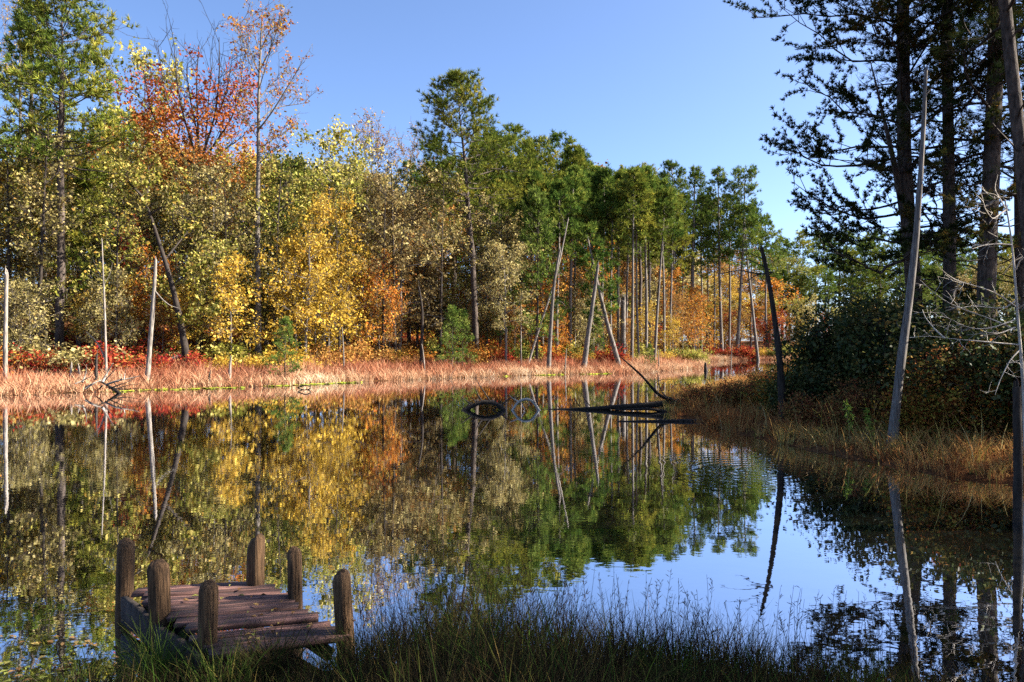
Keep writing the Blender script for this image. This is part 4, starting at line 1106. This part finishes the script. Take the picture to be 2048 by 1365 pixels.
# ------------------------------------------------------------------ fallen trees in the water off the point
def drowned_tree():
    d = 28.4
    P = pxl([(1470, 790), (1420, 800), (1350, 806), (1270, 812), (1180, 818), (1080, 821)], d, [0, 0, 0, 0, .2, .4])
    base = np.array([P[0, 0], P[0, 1], .1]); o = thing('fallen_tree', 'long black fallen tree trunk lying on the water off the grassy point', 'fallen tree', tuple(base))
    def part(nm, P_, r0, r1, n=16, m='wet_wood', sides=7):
        a = Acc(); a.tube(resample(P_, n) - base, np.linspace(r0, r1, n), sides, wob=.10); return obj(nm, a.mesh(nm, M[m], True), o)
    part('trunk', P, .17, .04, 22)
    part('branch', pxl([(1345, 800), (1320, 794), (1305, 778), (1290, 758), (1265, 735), (1238, 712)], d, [0, -.3, -.5, -.6, -.8, -1]), .075, .02)
    part('branch', pxl([(1335, 797), (1324, 785), (1316, 765), (1314, 742)], d, [0, .2, .4, .5]), .03, .01)
    part('branch', pxl([(1318, 790), (1305, 770), (1325, 758), (1350, 760)], d, [0, .3, .5, .8]), .02, .006)
    part('branch', pxl([(1160, 815), (1150, 800), (1146, 775)], d), .02, .006)
    part('branch', pxl([(1120, 818), (1112, 808), (1108, 800)], d), .018, .006)
    part('branch', pxl([(1400, 795), (1380, 775), (1358, 750)], d, [0, .3, .6]), .025, .008)
    part('branch', pxl([(1180, 812), (1166, 795), (1160, 780)], d), .018, .006)
    part('branch', pxl([(1350, 828), (1300, 818), (1230, 820)], d - .6), .07, .03)
drowned_tree()
stick('fallen_log', 'thin black log lying low on the water in front of the fallen tree', 'log', [(1440, 846), (1390, 844), (1330, 843), (1235, 844)], 24.3, .10, .03, 'wet_wood', ground_it=False, jag=False, n=12)
def hoop(label, pts, d, r, mat, twigs):
    P = pxl(pts, d); base = np.array([P[0, 0], P[0, 1], 0.0]); o = thing('bent_branch', label, 'branch', tuple(base))
    a = Acc(); a.tube(resample(P, 18) - base, np.full(18, r), 7, wob=.1); bough_ = obj('bough', a.mesh('bough', M[mat], True), o)
    for t in twigs:
        a = Acc(); a.tube(resample(pxl(t, d, np.linspace(0, .3 * rng.standard_normal(), len(t))), 8) - base, np.linspace(r * .45, r * .12, 8), 5); obj('twig', a.mesh('twig', M[mat], True), bough_)
hoop('low black branch arch rising from the water, left of the pale arch', [(922, 826), (945, 812), (965, 804), (985, 805), (1000, 812), (1012, 826)], 28.4, .085, 'wet_wood',
     [[(945, 810), (930, 800), (921, 794)], [(955, 806), (948, 800), (942, 796)], [(965, 804), (955, 790), (950, 772)], [(980, 803), (965, 780), (950, 757)], [(950, 812), (950, 802), (945, 798)], [(1000, 814), (1020, 795), (1035, 797)], [(985, 822), (995, 812), (1000, 822)]])
hoop('pale peeled branch arch rising from the water beside the trunk tip', [(1022, 826), (1032, 810), (1040, 801), (1052, 798), (1062, 800), (1072, 811), (1082, 826)], 28.4, .05, 'white_twig',
     [[(1036, 803), (1025, 797), (1018, 790)], [(1044, 808), (1046, 816), (1052, 819), (1046, 823)], [(1070, 806), (1066, 800), (1064, 795)]])

# ------------------------------------------------------------------ the dock
def plank_mesh(L, W, T, seed):
    r = np.random.default_rng(seed); n = 7
    x = np.linspace(-L / 2, L / 2, n)
    sec = np.array([(-.5, -.5), (.5, -.5), (.5, .38), (.47, .5), (-.47, .5), (-.5, .38)])
    V = []
    for i, xx in enumerate(x):
        w = W * (1 + .015 * r.standard_normal()); dz = .0015 * r.standard_normal() + .004 * math.sin(i * .6 + seed)
        ex = (r.random(6) - .5) * (.03 if i in (0, n - 1) else 0)
        for k, (a, b) in enumerate(sec): V.append((xx + ex[k], a * w, b * T + dz))
    f = [[i * 6 + k, i * 6 + (k + 1) % 6, i * 6 + 6 + (k + 1) % 6, i * 6 + 6 + k] for i in range(n - 1) for k in range(6)]
    a = Acc(); a.add(V, f); e = (n - 1) * 6
    a.add(np.zeros((0, 3)), np.array([[5, 4, 3, 2, 1, 0], [e, e + 1, e + 2, e + 3, e + 4, e + 5]]) - a.n)
    return a.mesh('plank', M['plank'])
def dock():
    zd = .30
    FL, FR = np.array([-3.40, 6.83]), np.array([-2.36, 7.00]); NL, NR = np.array([-2.22, 5.60]), np.array([-1.36, 5.92])
    o = thing('dock', 'small weathered wooden dock with six round posts in the lower left', 'dock', (-2.4, 6.2, 0))
    base = np.array([-2.4, 6.2, 0])
    n = 11
    for i in range(n):
        t = i / (n - 1); a = FL + (NL - FL) * t; b = FR + (NR - FR) * t
        u = unit(b - a); a = a - u * .06 * random.random(); b = b + u * .07 * random.random()
        L = np.linalg.norm(b - a); c = (a + b) / 2
        nrm = np.array([u[1], -u[0]]); step = (NL - FL) / (n - 1); W = abs(float(step @ nrm)) * (.95 if i not in (6, 8) else .80)
        p = obj('plank', plank_mesh(L, W, .04, i), o)
        p.location = (c[0] - base[0], c[1] - base[1], zd - .05 * smooth(.5, .75, np.array(t)) * (1 if i != 7 else .3) + .006 * random.uniform(-1, 1))
        p.rotation_euler = (random.uniform(-.035, .035), random.uniform(-.012, .02), math.atan2(u[1], u[0]) + random.uniform(-.025, .025))
    for s_, (A, B) in enumerate(((FL, NL), (FR, NR))):
        off = np.array([.10, 0]) if s_ == 0 else np.array([-.10, 0])
        a = Acc(); A3 = np.array([*(A + off), zd - .14]) - base; B3 = np.array([*(B + off), zd - .18]) - base
        a.tube(resample(np.array([A3, B3]), 6), np.full(6, .075), 4); obj('beam', a.mesh('beam', M['bark_dark']), o)
    A3 = np.array([-3.50, 6.76, .18]); B3 = np.array([-2.34, 5.62, .12])
    a = Acc(); d_ = (B3 - A3); u = unit(d_); nn = unit(np.cross(u, [0, 0, 1.]))
    V = []
    for t in np.linspace(0, 1, 6):
        c = A3 + d_ * t
        for q, w in ((-.025, -.13), (.025, -.13), (.025, .10 + .015 * math.sin(9 * t)), (-.025, .10 + .015 * math.sin(9 * t))): V.append(c + nn * q + np.array([0, 0, w]) - base)
    a.add(V, [[i * 4 + k, i * 4 + (k + 1) % 4, i * 4 + 4 + (k + 1) % 4, i * 4 + 4 + k] for i in range(5) for k in range(4)] + [[3, 2, 1, 0], [20, 21, 22, 23]])
    obj('side_board', a.mesh('side_board', M['bark_dark']), o)  # dark bark colour paints in the shade on this board
    posts = [(-3.60, 6.91, .75, .074), (-2.90, 6.25, .75, .080), (-2.35, 5.75, .75, .072), (-2.40, 6.97, .76, .077), (-1.90, 6.63, .76, .062), (-1.30, 5.97, .755, .070)]
    for k, (x, y, top, r) in enumerate(posts):
        gz = hz(x, y) - .25; S = 18
        zs = np.concatenate([np.linspace(gz, top - r * 1.1, 12), top - r * np.array([.8, .45, .2, .06, 0])])
        rs = np.concatenate([np.full(12, r), r * np.array([.96, .82, .6, .33, .06])])
        th = np.linspace(0, 2 * np.pi, S, endpoint=False)
        pr = 1 + .07 * rng.standard_normal(S); lx, ly = rng.standard_normal(2) * .03
        tx, ty = rng.standard_normal(2) * .35
        V = [((x - base[0]) + lx * (zz - gz) + rr * pr[j] * math.cos(th[j]) * (1 + .012 * rng.standard_normal()), (y - base[1]) + ly * (zz - gz) + rr * pr[j] * math.sin(th[j]), zz + .006 * rng.standard_normal() + (rr * (tx * math.cos(th[j]) + ty * math.sin(th[j])) if zz > top - r * 1.2 else 0)) for zz, rr in zip(zs, rs) for j in range(S)]
        m_ = len(zs); a = Acc()
        a.add(V, [[i * S + j, i * S + (j + 1) % S, (i + 1) * S + (j + 1) % S, (i + 1) * S + j] for i in range(m_ - 1) for j in range(S)])
        a.add(np.zeros((0, 3)), np.array([[(m_ - 1) * S + j for j in range(S)]]) - a.n)
        obj('post', a.mesh('post', M['post'], True), o)
dock()

# ------------------------------------------------------------------ grasses and ground cover (uncountable)
def scatter(n, x0, x1, y0, y1, test):
    out = []
    tot = 0
    while tot < n:
        x = rng.uniform(x0, x1, n * 3); y = rng.uniform(y0, y1, n * 3)
        k = test(x, y); out.append(np.stack([x[k], y[k]], 1)); tot += k.sum()
    return np.vstack(out)[:n]
def clumped(n_c, per, sig, x0, x1, y0, y1, test):
    C = scatter(n_c, x0, x1, y0, y1, test); k = np.repeat(np.arange(n_c), per)
    off = rng.standard_normal((len(k), 2)) * sig
    return C[k] + off, off, k
def stuff(name, acc, mat, label, cat):
    o = obj(name, acc.mesh(name, M[mat])); tag(o, label, cat, kind='stuff'); return o

# far marsh grass: pale at the waterline, rusty behind
a = Acc()
def marsh_test(x, y):
    s = sdist(x, y); px = CX + F * x / np.maximum(y, 1)
    wd = np.interp(px, [-200, 300, 600, 1000, 1400, 1420, 1700], [8.5, 9.5, 9, 9, 8, 7, 7])
    right = (x > 4) & (y - 1.6 * x < 35)
    return (s > -.25) & (s < wd + 1.5 * wav(x, y, .5)) & (y > 24) & ~right & (px > -120) & (px < 1760)
XY, off, kk = clumped(7200, 13, .17, -32, 56, 26, 122, marsh_test)
s = sdist(XY[:, 0], XY[:, 1]); px = CX + F * XY[:, 0] / XY[:, 1]
B = np.stack([XY[:, 0], XY[:, 1], height(XY[:, 0], XY[:, 1]) - .03], 1)
tus = rng.random(7200)[kk]
edge = smooth(3.2, .2, s)
hscale = np.interp(px, [0, 300, 700, 1200, 1420, 1700], [1.05, 1.35, 1.35, 1.2, 1.4, 1.4])
tall = (rng.random(7200) < .10)[kk]
Hb = (.26 + .45 * tus ** 1.5 + .28 * rng.random(len(B)) + .45 * tall) * (1 - .35 * edge) * hscale
patch = .5 + .5 * wav(XY[:, 0] + 3, XY[:, 1], .55); patch2 = .5 + .5 * wav(XY[:, 0] - 7, XY[:, 1] + 2, 1.6)
v = (.20 + .34 * edge + .35 * (rng.random(len(B)) - .5) + .42 * (patch - .4) + .25 * (patch2 - .5) + .3 * (rng.random(7200)[kk] - .5)).clip(0, 1)
ln = unit(off + .08 * rng.standard_normal(off.shape))
blades(a, B, Hb, .026 + .026 * rng.random(len(B)) + XY[:, 1] * .0002, ln, .15 + .5 * rng.random(len(B)) + .2 * edge, v, 2)
stuff('marsh_grass', a, 'straw', 'band of rusty and straw-coloured marsh grass along the far shore', 'grass')

# undergrowth on the wooded slope
a = Acc()
XY = scatter(85000, -40, 50, 34, 135, lambda x, y: (lambda s, px: (s > 6.5) & (s < 34) & ~((x > 4) & (y - 1.6 * x < 35)) & (px > -100) & (px < 1720))(sdist(x, y), CX + F * x / np.maximum(y, 1)))
pn = .5 + .5 * wav(XY[:, 0], XY[:, 1], .62); pn2 = .5 + .5 * wav(XY[:, 0] + 9, XY[:, 1] - 4, 1.7); px = CX + F * XY[:, 0] / XY[:, 1]
Z = height(XY[:, 0], XY[:, 1]) + (rng.random(len(XY)) ** 1.3) * (.22 + .95 * pn2)
v = (np.interp(px, [0, 300, 420, 600, 760, 950, 1100, 1500], [.12, .10, .5, .62, .38, .42, .6, .5]) + .5 * (pn - .5) + .45 * (rng.random(len(XY)) - .5)).clip(0, 1)
leaves(a, np.stack([XY[:, 0], XY[:, 1], Z], 1), v, .21, .13)
stuff('undergrowth', a, 'under', 'low red, orange and yellow undergrowth covering the wooded slope', 'undergrowth')

# yellow-green floating pads along the left waterline
a = Acc()
XY = scatter(420, -26, 8, 32, 64, lambda x, y: (lambda s: (s < -.1) & (s > -.9) & (wav(x, y, .9) > .1) & (y > 30))(sdist(x, y)))
C = np.stack([XY[:, 0], XY[:, 1], np.full(len(XY), .012)], 1)
n = len(C); th = np.linspace(0, 2 * np.pi, 7)[:-1]; rr = rng.uniform(.06, .15, n)
V = (C[:, None, :] + np.stack([np.cos(th)[None] * rr[:, None], np.sin(th)[None] * rr[:, None], np.abs(rng.standard_normal((n, 6))) * .03], -1)).reshape(-1, 3)
a.add(V, np.arange(n)[:, None] * 6 + np.arange(6)[None], rng.random(n))
stuff('lily_pads', a, 'pad', 'small yellow-green floating pads along the far left waterline', 'pads')

# right bank grass: point and near shore
a = Acc()
def rb(x, y):
    s = sdist(x, y)
    return (s > -.15) & (s < 4.2) & (x > 4.5) & (y > 11.5) & (y < 50) & (y - 1.6 * x < 35) & (x < 20)
XY, off, kk = clumped(1500, 26, .09, 4.5, 20, 11.5, 50, rb)
s = sdist(XY[:, 0], XY[:, 1]); d = XY[:, 1]
B = np.stack([XY[:, 0], XY[:, 1], height(XY[:, 0], XY[:, 1]) - .03], 1)
tus = rng.random(1500)[kk]; pt = .5 + .5 * wav(XY[:, 0] - 3, XY[:, 1] + 5, 1.3)
Hb = (.12 + .42 * tus ** 2 + .22 * rng.random(len(B)))
ln = unit(unit(off) + .5 * rng.standard_normal(off.shape) + [-.35, -.25])
blades(a, B, Hb, .010 + .012 * rng.random(len(B)), ln, .25 + .75 * rng.random(len(B)), (.05 + .45 * pt + .35 * rng.random(1500)[kk] + .4 * (rng.random(len(B)) - .4)).clip(0, 1), 3)
XY = scatter(160, 5.5, 12, 12, 30, lambda x, y: rb(x, y) & (sdist(x, y) < 2.5))
B = np.stack([XY[:, 0], XY[:, 1], height(XY[:, 0], XY[:, 1])], 1); ln = rng.standard_normal((160, 2)) + [-.6, 0]; ln /= np.linalg.norm(ln, axis=1)[:, None]
blades(a, B, .6 + .6 * rng.random(160), np.full(160, .016), ln, .15 + .4 * rng.random(160), .5 + .5 * rng.random(160), 4)
stuff('shore_grass', a, 'bgrass', 'tangled orange and straw grass along the right bank and point', 'grass')

# near bank grass
a = Acc()
def nb_(x, y):
    s = sdist(x, y)
    ok = (s > -.22) & (y < 7) & (y > 3.2) & (x > -4.6) & (x < 5.6)
    deck = (x > -3.6) & (x < -1.2) & (y > 5.55 - .0 * x) & (y - 5.5 > -(x + 1.3) * .9 - .3)
    return ok & ~deck & (rng.random(x.shape) < np.where(x < -2.2, .45, 1))
def bank(n, hlo, hhi, w, vv, bend, segs=4, test=nb_, zoff=-.03, lean=(0, .2)):
    XY = scatter(n, -4.6, 5.6, 3.2, 7, test)
    B = np.stack([XY[:, 0], XY[:, 1], height(XY[:, 0], XY[:, 1]) + zoff], 1)
    x = XY[:, 0]
    hs = np.interp(x, [-4, -2.6, -1.6, -.9, -.3, .2, 1.2, 2.5, 3.4, 5], [.5, .55, .35, .75, 1.15, .9, .68, .5, .30, .25])
    H = (hlo + (hhi - hlo) * rng.random(n)) * hs * (.7 + .5 * (.5 + .5 * wav(x, XY[:, 1], 5)))
    ln = rng.standard_normal((n, 2)) + np.array(lean); ln /= np.linalg.norm(ln, axis=1)[:, None]
    blades(a, B, H, w * (.6 + .8 * rng.random(n)), ln, bend[0] + (bend[1] - bend[0]) * rng.random(n), (vv[0] + (vv[1] - vv[0]) * rng.random(n)).clip(0, 1), segs)
bank(36000, .25, .78, .0055, (0, .36), (.15, .9))
bank(1700, .45, .95, .008, (.42, .8), (.1, .7))
bank(2600, .4, .95, .0050, (.8, 1.0), (.1, .6))
# plumed seed stalks
XY = scatter(240, -1.2, 4.4, 5.0, 6.4, lambda x, y: (sdist(x, y) > -.15) & (sdist(x, y) < .8))
for (x, y) in XY:
    z0 = hz(x, y); Ht = random.uniform(.45, .8) * float(np.interp(x, [-1.2, -.3, 1, 2.6, 4.4], [1.0, 1.2, .95, .95, .55]))
    S = branch((x, y, z0), (random.gauss(0, .16), random.gauss(0, .12), 1), Ht, 6, .05)
    a.tube(S, np.linspace(.0028, .0012, 7), 3, cap=False)
    a.v[-1][:] = .12
    m_ = 16 if random.random() < .6 else 5
    tt = np.sort(rng.random(m_)) * .38 + .62
    C = np.stack([np.interp(tt * 6, range(7), S[:, k]) for k in range(3)], 1)
    e = unit(rng.standard_normal((m_, 3)) * [1, 1, .3] + [0, 0, 1.1]); l = (.03 + .07 * (1.05 - tt))[:, None] * rng.uniform(.6, 1.4, (m_, 1))
    sd2 = unit(np.cross(e, rng.standard_normal((m_, 3)))) * .0025
    V = np.stack([C - sd2 * .4, C + e * l * .6 + sd2, C + e * l, C + e * l * .6 - sd2], 1).reshape(-1, 3)
    a.add(V, np.arange(m_)[:, None] * 4 + np.arange(4)[None], np.full(m_, .18))
stuff('bank_grass', a, 'fgrass', 'dark tangled grass with plumed seed heads along the near bank', 'grass')

# green tussock against the dock, arching reeds
def tussock(label, x, y, n, H, vv, w=.008, r=.16, z=None):
    a = Acc(); B = rng.standard_normal((n, 3)) * [r * .6, r * .6, 0]; B[:, 2] = 0
    ln = unit(rng.standard_normal((n, 2)) + B[:, :2] * 6)
    blades(a, B, H * (.5 + .55 * rng.random(n)), w * (.7 + .6 * rng.random(n)), ln, .3 + .55 * rng.random(n), vv[0] + (vv[1] - vv[0]) * rng.random(n), 5)
    o = thing('grass_tussock', label, 'grass', (x, y, (hz(x, y) if z is None else z) - .03), group='green tussocks on the near bank')
    obj('blade_tuft', a.mesh('blade_tuft', M['fgrass']), o)
tussock('bright green grass tussock growing against the middle left dock post', -2.70, 5.68, 340, .66, (.5, .85), .009)
tussock('dry brown grass clump hiding the near end of the dock', -1.75, 5.42, 300, .50, (.05, .5))
tussock('mixed grass clump at the left foot of the dock', -3.1, 5.35, 260, .55, (.1, .8))
tussock('green grass tuft between the dock near end and camera', -2.0, 5.15, 130, .5, (.45, .9))
tussock('thin green tuft by the near right dock post', -1.25, 5.45, 120, .45, (.45, .85))
tussock('tall green blades at the middle of the near bank', -.35, 5.1, 150, .55, (.5, .85), .010)
tussock('arching green blades right of centre on the near bank', 1.0, 4.95, 140, .5, (.5, .85), .010)
tussock('sparse green tuft at the lower right of the near bank', 2.3, 4.8, 140, .42, (.5, .85))

# fallen leaves floating by the left corner and right shore
a = Acc()
XY = np.vstack([scatter(170, -4.8, -2.9, 5.0, 6.6, lambda x, y: (sdist(x, y) < -.05) & (wav(x, y, 3) > -.3)), scatter(60, 6.2, 9.5, 12, 16, lambda x, y: (sdist(x, y) < -.1) & (sdist(x, y) > -.9))])
C = np.stack([XY[:, 0], XY[:, 1], np.full(len(XY), .006)], 1); n = len(C)
th = rng.random(n) * 6.28; l = rng.uniform(.02, .045, n)
A_ = np.stack([np.cos(th), np.sin(th), np.zeros(n)], 1); Bv = np.stack([-np.sin(th), np.cos(th), np.zeros(n)], 1)
up_ = np.array([0, 0, .008])
V = np.stack([C - A_ * l[:, None], C + Bv * l[:, None] * .55 + up_, C + A_ * l[:, None], C - Bv * l[:, None] * .55 + up_], 1).reshape(-1, 3)
a.add(V, np.arange(n)[:, None] * 4 + np.arange(4)[None], rng.random(n))
stuff('floating_leaves', a, 'litter', 'brown fallen leaves floating by the dock and right shore', 'leaves')

# leaves blown onto the deck
a = Acc(); n = 46
t = rng.random(n); u = rng.random(n)
L0 = np.array([-3.3, 6.75]) + (np.array([-2.15, 5.68]) - np.array([-3.3, 6.75])) * t[:, None]; R0 = np.array([-2.42, 6.92]) + (np.array([-1.42, 5.92]) - np.array([-2.42, 6.92])) * t[:, None]
XY = L0 + (R0 - L0) * u[:, None]
C = np.stack([XY[:, 0], XY[:, 1], .337 - .05 * smooth(.5, .75, t)], 1); th = rng.random(n) * 6.28; l = rng.uniform(.015, .035, n)[:, None]
A_ = np.stack([np.cos(th), np.sin(th), np.zeros(n)], 1); Bv = np.stack([-np.sin(th), np.cos(th), np.zeros(n)], 1); up_ = np.array([0, 0, .012])
V = np.stack([C - A_ * l, C + Bv * l * .6 + up_, C + A_ * l, C - Bv * l * .6 + up_], 1).reshape(-1, 3)
a.add(V, np.arange(n)[:, None] * 4 + np.arange(4)[None], rng.random(n))
stuff('fallen_leaves', a, 'litter', 'brown fallen leaves scattered on the dock boards', 'leaves')

finish_labels()
for o in COL.objects:
    if o.parent is None and 'group' not in o and o.name.split('.')[0] in ('dead_snag', 'fallen_log', 'bent_branch', 'weed'):
        o['group'] = {'dead_snag': 'dead snags around the pond', 'fallen_log': 'fallen logs at the water', 'bent_branch': 'branches bent out of the water', 'weed': 'lime-green weeds'}[o.name.split('.')[0]]
